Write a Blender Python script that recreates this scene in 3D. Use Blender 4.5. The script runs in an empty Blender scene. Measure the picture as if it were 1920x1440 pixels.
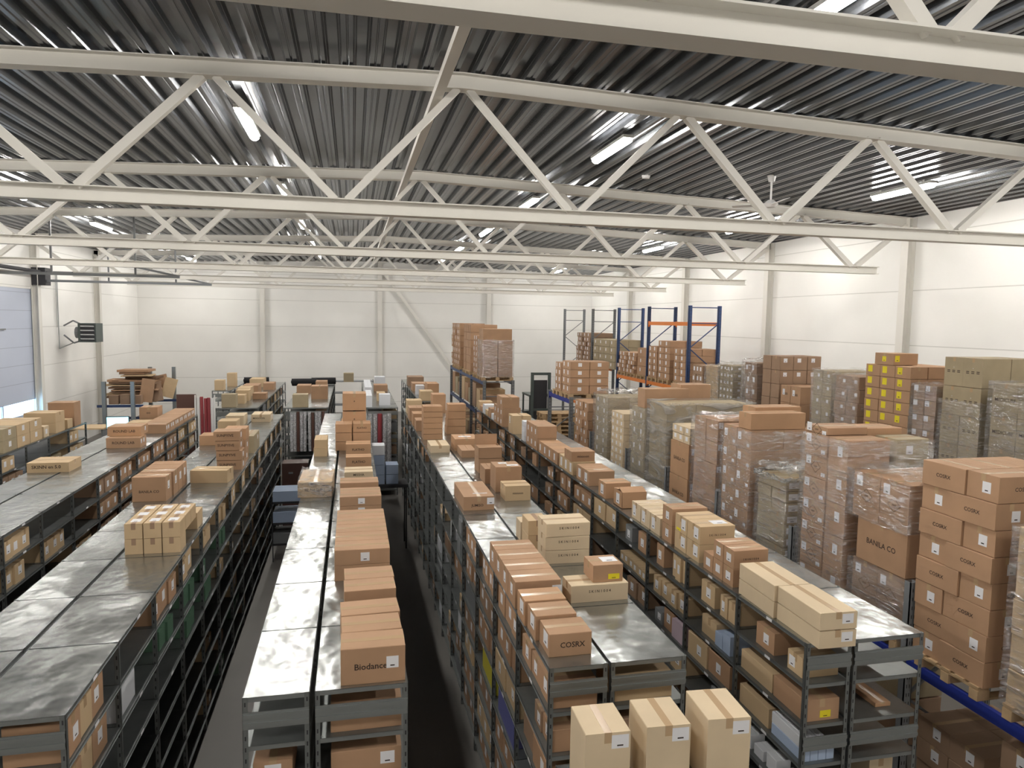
import bpy, math, random
import numpy as np
from mathutils import Matrix, Vector, Euler

S = bpy.context.scene
C = S.collection
PI = math.pi

# ------------------------------------------------------------------ camera
YAW, PITCH, ROLL, FPX = 0.22244045, 0.08821667, 0.01573556, 1325.7753
CAMZ = 5.15
def cam_axes():
    cy, sy, cp, sp = math.cos(YAW), math.sin(YAW), math.cos(PITCH), math.sin(PITCH)
    d = Vector((sy*cp, cy*cp, -sp)); r = Vector((cy, -sy, 0)); u = r.cross(d)
    return (math.cos(ROLL)*r+math.sin(ROLL)*u, -math.sin(ROLL)*r+math.cos(ROLL)*u, d)
CR, CU, CD = cam_axes()
cam = bpy.data.cameras.new('camera'); camo = bpy.data.objects.new('camera', cam); C.objects.link(camo)
cam.sensor_width = 36; cam.sensor_fit = 'HORIZONTAL'; cam.lens = FPX*36/1920
cam.clip_start = 0.05; cam.clip_end = 200
m = Matrix.Identity(4)
for i in range(3):
    m[i][0] = CR[i]; m[i][1] = CU[i]; m[i][2] = -CD[i]
m[0][3], m[1][3], m[2][3] = 0, 0, CAMZ
camo.matrix_world = m
S.camera = camo

# ------------------------------------------------------------------ world, exposure
LAMP = 60.0          # emission strength of the strip lamps
w = bpy.data.worlds.new('world'); S.world = w; w.use_nodes = True
bg = w.node_tree.nodes['Background']; bg.inputs[0].default_value = (0.55, 0.75, 1.0, 1); bg.inputs[1].default_value = 4.0
S.view_settings.view_transform = 'Standard'; S.view_settings.look = 'None'
S.view_settings.exposure = 1.30; S.view_settings.gamma = 1
S.view_settings.use_curve_mapping = False
S.cycles.max_bounces = 8; S.cycles.diffuse_bounces = 4; S.cycles.glossy_bounces = 3
S.cycles.transparent_max_bounces = 16; S.cycles.use_denoising = True
S.cycles.sample_clamp_indirect = 8.0; S.cycles.caustics_reflective = False

# ------------------------------------------------------------------ materials
MATS = {}
def mat(name, col, rough=0.6, metal=0.0, emis=0.0, bump=None, vary=None, spec=0.5, alpha=None):
    """bump=(scale xyz, strength, distance); vary=(scale, amount)"""
    if name in MATS: return MATS[name]
    M = bpy.data.materials.new(name); M.use_nodes = True
    nt = M.node_tree; b = nt.nodes['Principled BSDF']
    b.inputs['Base Color'].default_value = (*col, 1)
    b.inputs['Roughness'].default_value = rough; b.inputs['Metallic'].default_value = metal
    b.inputs['Specular IOR Level'].default_value = spec
    if emis:
        b.inputs['Emission Color'].default_value = (*col, 1); b.inputs['Emission Strength'].default_value = emis
    tc = nt.nodes.new('ShaderNodeTexCoord')
    if vary:
        n = nt.nodes.new('ShaderNodeTexNoise'); n.inputs['Scale'].default_value = vary[0]; n.inputs['Detail'].default_value = 4
        g = nt.nodes.new('ShaderNodeNewGeometry'); nt.links.new(g.outputs['Position'], n.inputs['Vector'])
        r = nt.nodes.new('ShaderNodeMapRange'); r.inputs['From Min'].default_value = 0.3; r.inputs['From Max'].default_value = 0.7
        r.inputs['To Min'].default_value = 1-vary[1]; r.inputs['To Max'].default_value = 1+vary[1]
        nt.links.new(n.outputs['Fac'], r.inputs['Value'])
        h = nt.nodes.new('ShaderNodeHueSaturation'); h.inputs['Color'].default_value = (*col, 1)
        nt.links.new(r.outputs[0], h.inputs['Value']); nt.links.new(h.outputs[0], b.inputs['Base Color'])
    if bump:
        g2 = nt.nodes.new('ShaderNodeNewGeometry')
        mp = nt.nodes.new('ShaderNodeMapping'); mp.inputs['Scale'].default_value = bump[0]
        nt.links.new(g2.outputs['Position'], mp.inputs['Vector'])
        n2 = nt.nodes.new('ShaderNodeTexNoise'); n2.inputs['Scale'].default_value = 1; n2.inputs['Detail'].default_value = 3
        nt.links.new(mp.outputs[0], n2.inputs['Vector'])
        bp = nt.nodes.new('ShaderNodeBump'); bp.inputs['Strength'].default_value = bump[1]; bp.inputs['Distance'].default_value = bump[2]
        nt.links.new(n2.outputs['Fac'], bp.inputs['Height']); nt.links.new(bp.outputs[0], b.inputs['Normal'])
    MATS[name] = M
    return M
def film(name, fac, col=(0.9, 0.9, 0.92), rough=0.12, sc=(9, 9, 5), milk=0.0):
    M = bpy.data.materials.new(name); M.use_nodes = True; nt = M.node_tree
    out = nt.nodes['Material Output']; b = nt.nodes['Principled BSDF']
    b.inputs['Base Color'].default_value = (*col, 1); b.inputs['Roughness'].default_value = rough
    b.inputs['Metallic'].default_value = 0.85 if not milk else 0.1
    t = nt.nodes.new('ShaderNodeBsdfTransparent'); mx = nt.nodes.new('ShaderNodeMixShader')
    g = nt.nodes.new('ShaderNodeNewGeometry'); mp = nt.nodes.new('ShaderNodeMapping'); mp.inputs['Scale'].default_value = sc
    mp.inputs['Rotation'].default_value = (0.5, 0.3, 0.0)
    nt.links.new(g.outputs['Position'], mp.inputs['Vector'])
    n = nt.nodes.new('ShaderNodeTexNoise'); n.inputs['Scale'].default_value = 1; n.inputs['Detail'].default_value = 5; n.inputs['Distortion'].default_value = 1.2
    nt.links.new(mp.outputs[0], n.inputs['Vector'])
    bp = nt.nodes.new('ShaderNodeBump'); bp.inputs['Strength'].default_value = 0.9; bp.inputs['Distance'].default_value = 0.05
    nt.links.new(n.outputs['Fac'], bp.inputs['Height']); nt.links.new(bp.outputs[0], b.inputs['Normal'])
    r = nt.nodes.new('ShaderNodeMapRange'); r.inputs['From Min'].default_value = 0.45; r.inputs['From Max'].default_value = 0.7
    r.inputs['To Min'].default_value = fac*0.5; r.inputs['To Max'].default_value = min(1, fac*2.2)
    nt.links.new(n.outputs['Fac'], r.inputs['Value']); nt.links.new(r.outputs[0], mx.inputs[0])
    nt.links.new(t.outputs[0], mx.inputs[1]); nt.links.new(b.outputs[0], mx.inputs[2]); nt.links.new(mx.outputs[0], out.inputs[0])
    MATS[name] = M
    return M
def lines_mat(name, base, dark, axis, pitch, width, rough=0.6, off=0.0, metal=0.0):
    """panel joints at a fixed spacing along one world axis"""
    M = mat(name, base, rough, metal, vary=(0.6, 0.03)); nt = M.node_tree; b = nt.nodes['Principled BSDF']
    src = b.inputs['Base Color'].links[0].from_socket
    g = nt.nodes.new('ShaderNodeNewGeometry'); sp = nt.nodes.new('ShaderNodeSeparateXYZ'); nt.links.new(g.outputs['Position'], sp.inputs[0])
    a = nt.nodes.new('ShaderNodeMath'); a.operation = 'ADD'; a.inputs[1].default_value = 100*pitch-off; nt.links.new(sp.outputs[axis], a.inputs[0])
    f = nt.nodes.new('ShaderNodeMath'); f.operation = 'MODULO'; f.inputs[1].default_value = pitch; nt.links.new(a.outputs[0], f.inputs[0])
    l = nt.nodes.new('ShaderNodeMath'); l.operation = 'LESS_THAN'; l.inputs[1].default_value = width; nt.links.new(f.outputs[0], l.inputs[0])
    mx = nt.nodes.new('ShaderNodeMix'); mx.data_type = 'RGBA'; nt.links.new(l.outputs[0], mx.inputs[0])
    nt.links.new(src, mx.inputs[6]); mx.inputs[7].default_value = (*dark, 1); nt.links.new(mx.outputs[2], b.inputs['Base Color'])
    return M

mat('tan', (0.43, 0.262, 0.155), 0.75, vary=(3, 0.07)); mat('orange', (0.48, 0.285, 0.16), 0.75, vary=(3, 0.07))
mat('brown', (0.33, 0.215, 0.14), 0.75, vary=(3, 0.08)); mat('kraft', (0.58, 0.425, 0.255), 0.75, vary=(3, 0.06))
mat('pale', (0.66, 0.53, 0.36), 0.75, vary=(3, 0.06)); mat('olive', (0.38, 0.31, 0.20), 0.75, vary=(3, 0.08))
mat('white_card', (0.72, 0.74, 0.78), 0.6); mat('blue_card', (0.42, 0.52, 0.70), 0.6); mat('pink_card', (0.60, 0.48, 0.55), 0.6)
mat('green_card', (0.10, 0.20, 0.13), 0.6); mat('violet_card', (0.14, 0.15, 0.38), 0.6); mat('yellow_card', (0.62, 0.55, 0.06), 0.6); mat('grey_card', (0.22, 0.23, 0.24), 0.6)
mat('tape', (0.50, 0.35, 0.21), 0.2); mat('paper', (0.80, 0.80, 0.83), 0.6); mat('yellow', (0.80, 0.68, 0.02), 0.6); mat('ink', (0.035, 0.02, 0.015), 0.7); mat('ink_soft', (0.20, 0.12, 0.07), 0.8)
mat('inside', (0.16, 0.09, 0.05), 0.9)
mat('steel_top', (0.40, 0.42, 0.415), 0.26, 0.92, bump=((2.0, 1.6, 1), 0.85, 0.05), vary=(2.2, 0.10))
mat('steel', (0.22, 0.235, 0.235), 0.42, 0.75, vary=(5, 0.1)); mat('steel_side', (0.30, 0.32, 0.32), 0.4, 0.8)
mat('deck', (0.165, 0.175, 0.19), 0.27, 0.85, bump=((0.9, 0.5, 1), 0.15, 0.02), vary=(0.8, 0.12))
mat('cream', (0.75, 0.73, 0.68), 0.5); mat('wall', (0.87, 0.86, 0.83), 0.8)
mat('floor', (0.17, 0.16, 0.15), 0.45, vary=(0.7, 0.12), bump=((1.5, 1.5, 1), 0.06, 0.02))
mat('wood', (0.46, 0.32, 0.18), 0.8, vary=(6, 0.15)); mat('blue', (0.015, 0.03, 0.22), 0.5); mat('navy', (0.03, 0.06, 0.16), 0.5); mat('orange_paint', (0.75, 0.22, 0.04), 0.5)
mat('grey_paint', (0.20, 0.21, 0.22), 0.5); mat('dark', (0.03, 0.03, 0.035), 0.6); mat('white_paint', (0.80, 0.80, 0.80), 0.4)
mat('fixture', (0.75, 0.75, 0.72), 0.4); mat('lamp', (1.0, 0.96, 0.90), 0.5, emis=LAMP)
mat('screen', (0.25, 0.75, 0.9), 0.5, emis=1.5); mat('door', (0.60, 0.63, 0.72), 0.5); mat('rubber', (0.02, 0.02, 0.02), 0.8)
mat('forklift', (0.07, 0.09, 0.085), 0.5); mat('red', (0.35, 0.03, 0.05), 0.6); mat('black_cloth', (0.008, 0.008, 0.01), 0.9); mat('plastic', (0.75, 0.76, 0.78), 0.3)
film('wrap', 0.30, rough=0.09, sc=(3.5, 3.5, 20)); film('wrap_heavy', 0.34, milk=1, col=(0.72, 0.72, 0.71), rough=0.15, sc=(5, 5, 14)); film('shroud', 0.45, milk=1, col=(0.50, 0.48, 0.45), rough=0.18, sc=(1.3, 1.3, 5)); film('bundle', 0.85, milk=1, col=(0.85, 0.85, 0.88), rough=0.15, sc=(30, 30, 18))
lines_mat('wall_panels', (0.88, 0.87, 0.84), (0.66, 0.65, 0.62), 2, 1.38, 0.025, off=4.70-1.38*3-0.012)
lines_mat('door_panels', (0.55, 0.60, 0.72), (0.38, 0.42, 0.52), 2, 0.61, 0.02, rough=0.45, off=2.20)
G = MATS

# ------------------------------------------------------------------ mesh builder
class MB:
    def __init__(s): s.v = []; s.f = []; s.m = []
    def quad(s, a, b, c, d, mi=0):
        n = len(s.v); s.v += [a, b, c, d]; s.f.append((n, n+1, n+2, n+3)); s.m.append(mi)
    def box(s, x0, x1, y0, y1, z0, z1, mi=0):
        n = len(s.v); s.v += [(x, y, z) for z in (z0, z1) for y in (y0, y1) for x in (x0, x1)]
        for f in ((0, 2, 3, 1), (4, 5, 7, 6), (0, 1, 5, 4), (1, 3, 7, 5), (3, 2, 6, 7), (2, 0, 4, 6)):
            s.f.append(tuple(n+i for i in f)); s.m.append(mi)
    def prism(s, poly, p0, ax, au, av, L, mi=0, cap=True):
        """extrude a 2D polygon (u,v) along ax for length L from p0"""
        p0, ax, au, av = Vector(p0), Vector(ax), Vector(au), Vector(av); n = len(s.v); k = len(poly)
        for t in (0, L):
            for u, v in poly: s.v.append(tuple(p0+ax*t+au*u+av*v))
        for i in range(k):
            j = (i+1) % k; s.f.append((n+i, n+j, n+k+j, n+k+i)); s.m.append(mi)
        if cap:
            s.f.append(tuple(n+i for i in range(k-1, -1, -1))); s.m.append(mi)
            s.f.append(tuple(n+k+i for i in range(k))); s.m.append(mi)
    def bar(s, a, b, w, h, up=(0, 0, 1), mi=0):
        a, b = Vector(a), Vector(b); d = (b-a); L = d.length; d.normalize()
        u = d.cross(Vector(up)); u = u.normalized() if u.length > 1e-4 else Vector((1, 0, 0)); v = u.cross(d).normalized()
        s.prism([(-w/2, -h/2), (w/2, -h/2), (w/2, h/2), (-w/2, h/2)], a, d, u, v, L, mi)
    def tube(s, a, b, r, n=10, r2=None, mi=0):
        a, b = Vector(a), Vector(b); d = (b-a); L = d.length; d.normalize()
        u = d.orthogonal().normalized(); v = d.cross(u); k = len(s.v); r2 = r if r2 is None else r2
        for t, rr in ((0, r), (L, r2)):
            for i in range(n):
                q = 2*PI*i/n; s.v.append(tuple(a+d*t+u*math.cos(q)*rr+v*math.sin(q)*rr))
        for i in range(n):
            j = (i+1) % n; s.f.append((k+i, k+j, k+n+j, k+n+i)); s.m.append(mi)
        s.f.append(tuple(k+i for i in range(n-1, -1, -1))); s.m.append(mi)
        s.f.append(tuple(k+n+i for i in range(n))); s.m.append(mi)
    def mesh(s, name, mats):
        me = bpy.data.meshes.new(name); me.from_pydata(s.v, [], s.f)
        for q in (mats if isinstance(mats, (list, tuple)) else [mats]): me.materials.append(G[q] if isinstance(q, str) else q)
        if any(s.m): me.polygons.foreach_set('material_index', s.m)
        me.update(); return me
    def build(s, name, mats, parent=None, loc=(0, 0, 0), rz=0):
        return link(name, s.mesh(name, mats), parent, loc, rz)
def link(name, me, parent=None, loc=(0, 0, 0), rz=0):
    o = bpy.data.objects.new(name, me); C.objects.link(o); o.location = loc; o.rotation_euler = (0, 0, rz)
    if parent is not None: o.parent = parent
    return o
LABELS = {}
def tag(o, label, cat, group=None, kind=None):
    o['label'] = label; o['category'] = cat
    if group: o['group'] = group
    if kind: o['kind'] = kind
    if label in LABELS: print('DUPLABEL', label)
    LABELS[label] = 1
    if not 4 <= len(label.split()) <= 16: print('LABELLEN', len(label.split()), label)
    return o
def thing(name, label, cat, loc=(0, 0, 0), rz=0, group=None):
    o = bpy.data.objects.new(name, None); C.objects.link(o); o.empty_display_size = 0.1
    o.location = loc; o.rotation_euler = (0, 0, rz); return tag(o, label, cat, group)
def struct(name, mb, mats):
    o = mb.build(name, mats); o['kind'] = 'structure'; return o
ORD = ['nearest', 'second', 'third', 'fourth', 'fifth', 'sixth', 'seventh', 'eighth', 'ninth', 'tenth', 'eleventh', 'twelfth', 'thirteenth', 'fourteenth', 'fifteenth', 'sixteenth', 'seventeenth', 'eighteenth', 'nineteenth', 'twentieth']

# ------------------------------------------------------------------ room shell
XL, XR, YB, YF, RX = -10.8, 13.8, 40.0, -4.0, 1.4      # inner wall faces, ridge line
def roof_z(x): return 8.32-0.033*abs(x-RX)
b = MB(); b.box(XL-0.3, XR+0.3, YF-0.3, YB+0.3, -0.2, 0); struct('floor', b, 'floor')
b = MB(); b.box(XR, XR+0.25, YF, YB, 0, 8.4); struct('wall_right', b, 'wall_panels')
b = MB(); b.box(XL-0.25, XR+0.25, YB, YB+0.25, 0, 8.6); struct('wall_back', b, 'wall_panels')
b = MB(); b.box(XL-0.25, XR+0.25, YF-0.25, YF, 0, 8.6); struct('wall_front', b, 'wall_panels')
DY0, DY1, DZ = 22.9, 27.7, 6.0                           # dock door opening
b = MB(); b.box(XL-0.25, XL, YF, DY0, 0, 8.4); b.box(XL-0.25, XL, DY1, YB, 0, 8.4); b.box(XL-0.25, XL, DY0, DY1, DZ, 8.4)
struct('wall_left', b, 'wall_panels')
# trapezoidal roof deck, ribs run along Y
b = MB(); p = 0.33; prof = []
x = XL-0.2
while x < XR+0.2:
    for dx, dz in ((0, 0), (0.052, 0), (0.062, 0.012), (0.072, 0.012), (0.082, 0), (0.13, 0), (0.150, 0.05), (0.156, 0.05), (0.175, 0.105), (0.285, 0.105), (0.304, 0.05), (0.310, 0.05)): prof.append((x+dx, dz))
    x += p
for seg in range(8):
    y0 = YF-0.1+(YB-YF+0.2)*seg/8; y1 = YF-0.1+(YB-YF+0.2)*(seg+1)/8
    n = len(b.v)
    for y in (y0, y1):
        for (px, dz) in prof: b.v.append((px, y, roof_z(px)+dz))
    k = len(prof)
    for i in range(k-1): b.f.append((n+i, n+k+i, n+k+i+1, n+i+1)); b.m.append(0)
b.box(XL-0.3, XR+0.3, YF-0.3, YB+0.3, 8.75, 8.9)
struct('ceiling', b, 'deck')

# ------------------------------------------------------------------ steel frame
def ibeam(h, w, t=0.014, tw=0.010):
    return [(-w/2, 0), (w/2, 0), (w/2, t), (tw/2, t), (tw/2, h-t), (w/2, h-t), (w/2, h), (-w/2, h), (-w/2, h-t), (-tw/2, h-t), (-tw/2, t), (-w/2, t)]
TY = [3.2+6.12*i for i in range(6)]
TW = ['nearest', 'second', 'third', 'fourth', 'fifth', 'farthest']
def topz(x): return roof_z(x)-0.22
for i, ty in enumerate(TY):
    t = thing('roof_truss', 'cream steel roof truss spanning the hall, %s from the viewer' % TW[i], 'roof truss', (RX, ty, 6.47), 0, 'roof trusses')
    b = MB(); b.prism(ibeam(0.18, 0.18), (-9.5-RX, 0, 0), (1, 0, 0), (0, 1, 0), (0, 0, 1), 22.3); b.build('bottom_chord', 'cream', t)
    for s in (-1, 1):
        b = MB(); L = XR-RX-0.1
        a = Vector((0, 0, topz(RX)-6.47)); e = Vector((s*L, 0, topz(RX+s*L)-6.47)); d = (e-a).normalized()
        b.prism(ibeam(0.20, 0.19), a, d, (0, 1, 0) if s > 0 else (0, -1, 0), Vector((0, 0, 1)), L); b.build('top_chord', 'cream', t)
    bx = [1.53*(2*k+1) for k in range(-4, 4)]
    for q in bx:
        for s in (-1, 1):
            tx = q+s*1.53
            w_ = 0.11 if abs(q) > 8 else (0.10 if abs(q) > 4 else 0.085)
            b = MB(); b.bar((q+s*0.07, 0, 0.17), (tx-s*0.07, 0, topz(RX+tx)-6.47+0.01), w_, w_, up=(0, 1, 0)); b.build('brace', 'cream', t)
b = MB(); b.box(RX-0.38, RX-0.26, YF+0.1, YB-0.1, roof_z(RX)-0.33, roof_z(RX)-0.23); o = b.build('ridge_beam', 'cream')
tag(o, 'long cream ridge beam running lengthwise under the roof', 'beam')
n = 0
def column(x, y, dx, dy, label, h=None):
    """I-section column; dx,dy = direction the flange faces"""
    b = MB(); h = h or roof_z(x)-0.05
    if dx: b.prism([(u, v) for u, v in ibeam(0.22, 0.24)], (x, y, 0), (0, 0, 1), (0, 1, 0), (dx, 0, 0), h)
    else: b.prism([(u, v) for u, v in ibeam(0.22, 0.24)], (x, y, 0), (0, 0, 1), (1, 0, 0), (0, dy, 0), h)
    tag(b.build('steel_column', 'cream'), label, 'column', 'wall columns')
for i, ty in enumerate(TY):
    column(XR-0.005, ty, -1, 0, 'cream steel column standing against the right wall, %s from the viewer' % TW[i], roof_z(XR)-0.02)
    column(XL+0.005, ty, 1, 0, 'cream steel column standing against the left wall, %s from the viewer' % TW[i], roof_z(XL)-0.02)
for i, x in enumerate((-4.68, 1.48, 7.58)):
    column(x, YB-0.005, 0, -1, 'cream steel column on the back wall, %s' % ('left of three', 'middle of three beside the diagonal brace', 'right of three behind the tall cartons')[i])
b = MB(); b.bar((1.75, YB-0.33, 7.6), (7.3, YB-0.33, 0.075), 0.16, 0.16, up=(0, 1, 0))
tag(b.build('wind_brace', 'cream'), 'long diagonal steel brace against the white back wall', 'brace')

# ------------------------------------------------------------------ dock door, rails, heater
b = MB(); b.box(XL-0.08, XL-0.02, DY0, DY1, 2.20, DZ); b.box(XL-0.08, XL-0.02, DY0, DY1, 0, 1.76)
for y0, y1 in ((DY0, DY0+0.08), (25.22, 25.30), (DY1-0.08, DY1)): b.box(XL-0.08, XL-0.02, y0, y1, 1.76, 2.20)
d = struct('door_1', b, 'door_panels')
b = MB(); b.box(XL-0.055, XL-0.045, DY0+0.08, 25.22, 1.76, 2.2); b.box(XL-0.055, XL-0.045, 25.3, DY1-0.08, 1.76, 2.2)
gm = mat('pane', (0.75, 0.95, 1.0), 0.05); gm.node_tree.nodes['Principled BSDF'].inputs['Transmission Weight'].default_value = 1.0
gm.node_tree.nodes['Principled BSDF'].inputs['IOR'].default_value = 1.02
b.build('window_pane', gm, d)
b = MB(); b.box(XL-0.02, XL+0.02, 24.0, 25.6, 4.63, 4.67); b.build('door_handle', 'grey_paint', d)
b = MB(); b.box(XL-0.02, XL+0.14, DY1-0.02, DY1+0.14, 0, 6.35); b.box(XL-0.02, XL+0.14, DY0-0.14, DY0+0.02, 0, 6.35)
b.build('door_track', 'grey_paint', d)
b = MB(); b.box(XL+0.02, XL+0.45, DY1-0.1, DY1+0.35, 6.15, 6.75); b.tube((XL+0.3, DY0-0.1, 6.6), (XL+0.3, DY1+0.3, 6.6), 0.06)
b.build('door_spring', 'dark', d)
for y, lab in ((DY1+0.05, 'dark steel door rail reaching in from the dock door, far side'), (DY0-0.05, 'dark steel door rail reaching in from the dock door, near side')):
    t = thing('door_rail', lab, 'rail', (XL+0.2, y, 6.3), 0, 'overhead door rails')
    b = MB(); b.box(0, 5.6, -0.04, 0.04, -0.03, 0.05); b.box(0.2, 5.2, -0.03, 0.03, 0.28, 0.34); b.bar((4.2, 0, 0.31), (5.6, 0, 0.02), 0.06, 0.06); b.build('rail', 'grey_paint', t)
    for x in (2.2, 4.4):
        b = MB(); b.box(x-0.025, x+0.025, -0.02, 0.02, 0.05, roof_z(XL+0.2+x)-6.3+0.02); b.build('hanger', 'grey_paint', t)
t = thing('heater', 'dark grey unit heater with louvres bracketed to the left wall', 'heater', (XL+1.0, 30.1, 4.47))
b = MB(); b.box(-0.32, 0.30, -0.38, 0.38, -0.36, 0.36); b.build('housing', 'forklift', t)
b = MB()
for k in range(4): b.bar((-0.22, -0.40, -0.24+0.16*k), (0.24, -0.40, -0.24+0.16*k), 0.09, 0.02, up=(0, 0.5, 1))
b.build('louvre', 'white_paint', t)
b = MB(); b.box(-0.24, 0.26, -0.384, -0.378, -0.31, 0.31); b.build('grille', 'dark', t)
b = MB(); b.tube((-0.93, 0, 0.25), (-0.6, 0, 0.45), 0.03); b.tube((-0.6, 0, 0.45), (-0.3, 0, 0.30), 0.03); b.tube((-0.93, 0, -0.1), (-0.6, 0, -0.4), 0.03); b.tube((-0.6, 0, -0.4), (-0.3, 0, -0.30), 0.03)
b.tube((-0.5, 0, 0), (-0.3, 0, 0), 0.22, 14); b.build('bracket', 'grey_paint', t)
b = MB(); b.tube((-0.92, -0.5, 2.2), (-0.92, -0.5, -0.6), 0.02, 6); b.tube((-0.92, -0.5, -0.6), (-0.6, -0.1, -0.4), 0.02, 6); b.tube((-0.92, -0.62, 2.2), (-0.92, -0.62, 0.2), 0.015, 6); b.build('pipe', 'steel_side', t)

# ------------------------------------------------------------------ lamps (each lamp carries its own light)
rows = [(-7.6, 'leftmost'), (-1.55, 'left of centre'), (4.33, 'right of centre'), (10.8, 'rightmost')]
lm = {}
for (lx, rn) in rows:
    ys = [0.0, 5.8, 11.75, 17.6, 23.5, 29.4, 35.3] if abs(lx) < 5 else [0.2, 6.3, 12.45, 18.5, 24.6, 30.5, 37.2]
    for k, ly in enumerate(ys):
        zc = roof_z(lx)-0.06
        t = thing('ceiling_lamp', 'bright strip lamp under the roof, %s row, %s from the viewer' % (rn, ORD[k]), 'lamp', (lx, ly, zc), 0, 'strip lamps')
        if not lm:
            b = MB(); b.box(-0.09, 0.09, -0.80, 0.80, -0.05, 0); b.box(-0.03, 0.03, -0.6, -0.55, 0, 0.05); b.box(-0.03, 0.03, 0.55, 0.6, 0, 0.05); lm['h'] = b.mesh('lamp_housing', 'fixture')
            b = MB(); b.prism([(-0.075, 0), (-0.068, -0.05), (-0.03, -0.08), (0.03, -0.08), (0.068, -0.05), (0.075, 0)], (0, -0.77, -0.05), (0, 1, 0), (1, 0, 0), (0, 0, 1), 1.54); lm['d'] = b.mesh('diffuser', 'lamp')
        link('lamp_housing', lm['h'], t); link('diffuser', lm['d'], t)
# ceiling fan and detectors
t = thing('ceiling_fan', 'white three-bladed ceiling fan hanging under the roof', 'fan', (8.15, 12.9, 0))
b = MB(); b.tube((0, 0, 8.12), (0, 0, 8.0), 0.09, 16, 0.06); b.build('canopy', 'white_paint', t)
b = MB(); b.tube((0, 0, 8.02), (0, 0, 7.62), 0.02, 8); b.build('rod', 'white_paint', t)
b = MB(); b.tube((0, 0, 7.64), (0, 0, 7.56), 0.06, 18, 0.15); b.tube((0, 0, 7.56), (0, 0, 7.50), 0.15, 18, 0.09); b.build('motor', 'white_paint', t)
for k in range(3):
    q = 0.35+k*2*PI/3; dv = Vector((math.cos(q), math.sin(q), 0)); sv = Vector((-math.sin(q), math.cos(q), 0.25)).normalized()
    b = MB(); b.prism([(-0.05, -0.004), (0.07, -0.004), (0.07, 0.004), (-0.05, 0.004)], Vector((0, 0, 7.55))+dv*0.12, dv, sv, dv.cross(sv), 0.62); b.build('blade', 'white_paint', t)
for (x, y, lab) in ((-4.35, 14.9, 'small white round detector under the roof on the left'), (5.9, 13.9, 'small white round detector under the roof, right of centre')):
    b = MB(); b.tube((x, y, roof_z(x)+0.01), (x, y, roof_z(x)-0.05), 0.09, 16, 0.07); tag(b.build('smoke_detector', 'white_paint'), lab, 'detector', 'roof detectors')

# ------------------------------------------------------------------ shelving runs
TOP, LV, BAY, Y0 = 2.60, 0.345, 1.052, 4.82
class Run: pass
RUNS = []
def shelving(key, x0, x1, nb, label, y0=Y0, cap=None, levels=8):
    t = thing('shelving_run', label, 'shelving', ((x0+x1)/2, y0, 0), 0, 'galvanised shelving runs')
    w = (x1-x0)/2
    b = MB()                                          # perforated angle post, origin at its foot
    b.box(0, 0.035, 0, 0.003, 0, TOP+0.005); b.box(0, 0.003, 0, 0.035, 0, TOP+0.005)
    for k in range(32): b.box(0.012, 0.022, -0.0006, 0.0, 0.06+0.08*k, 0.09+0.08*k, 1)
    pm = b.mesh('upright', ['steel', 'dark'])
    posts = []
    for k in range(nb+1):
        for s in (-1, 1):
            yy = k*BAY; posts.append((yy, s))
    for i, (yy, s) in enumerate(posts):
        o = link('upright', pm, t, (s*(w+0.003), yy-0.004 if yy > 0 else -0.004, 0)); o.scale = (-s, 1, 1)
    def tray(m, z, y0_, top, lip=0.034, mi=0):
        y1_ = y0_+BAY-0.010
        m.box(-w, w, y0_, y1_, z-0.004, z, mi)
        for s in (-1, 1):
            m.box(s*w-0.002, s*w+0.002, y0_, y1_, z-lip, z, 1)
            m.box(s*(w+0.002)-0.003, s*(w+0.002)+0.003, y0_, y1_, z-lip, z-lip+0.006, 1)
        m.box(-w, w, y0_, y0_+0.003, z-lip, z, 1); m.box(-w, w, y1_-0.003, y1_, z-lip, z, 1)
    order = [(0, k) for k in range(nb)] + [(l, k) for k in range(nb) for l in range(1, levels)]
    ind, rest = order[:98], order[98:]
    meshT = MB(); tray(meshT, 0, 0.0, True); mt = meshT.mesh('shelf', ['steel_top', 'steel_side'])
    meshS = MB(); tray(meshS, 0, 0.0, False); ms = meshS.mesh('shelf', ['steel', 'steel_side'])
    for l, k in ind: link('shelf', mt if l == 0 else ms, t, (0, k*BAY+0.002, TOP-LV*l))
    if rest:
        b = MB()
        for l, k in rest: tray(b, TOP-LV*l, k*BAY+0.002, False)
        o = b.build('shelf', ['steel', 'steel_side'], t); o['kind'] = 'stuff'
    for z in (TOP-0.16, TOP-0.16-LV*2):
        b = MB(); b.box(-w, w, -0.010, -0.004, z-0.06, z+0.06); b.box(-w, w, -0.018, -0.004, z+0.015, z+0.045); b.box(-w, w, -0.018, -0.004, z-0.045, z-0.015)
        b.build('end_stiffener', 'steel_side', t)
    if key in ('E1', 'D1', 'B2', 'A2', 'Z'):
        s = -1 if key in ('E1', 'D1') else 1
        tm = MB(); tm.box(-.0012, .0012, -.04, .04, -.028, -.004); tm = tm.mesh('shelf_tag', 'paper')
        for k in range(min(nb, 11)):
            for l in range(0, 5):
                if (k*7+l*3+len(key)) % 4 or key == 'E1': link('shelf_tag', tm, t, (s*(w+0.0065), (k+.5)*BAY, TOP-LV*l))
    r = Run(); r.x0, r.x1, r.nb, r.y0, r.key, r.t = x0, x1, nb, y0, key, t; RUNS.append(r); return r
rC1 = shelving('C1', -0.73, -0.30, 14, 'narrow galvanised shelving run, left half of the centre double row')
rC2 = shelving('C2', -0.26, 0.37, 14, 'galvanised shelving run, right half of the centre double row')
rB1 = shelving('B1', -2.95, -2.46, 14, 'galvanised shelving run, left half of the double row left of centre')
rB2 = shelving('B2', -2.42, -1.80, 14, 'galvanised shelving run, right half of the double row left of centre')
rD1 = shelving('D1', 1.41, 1.86, 15, 'galvanised shelving run, left half of the double row right of centre')
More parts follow.
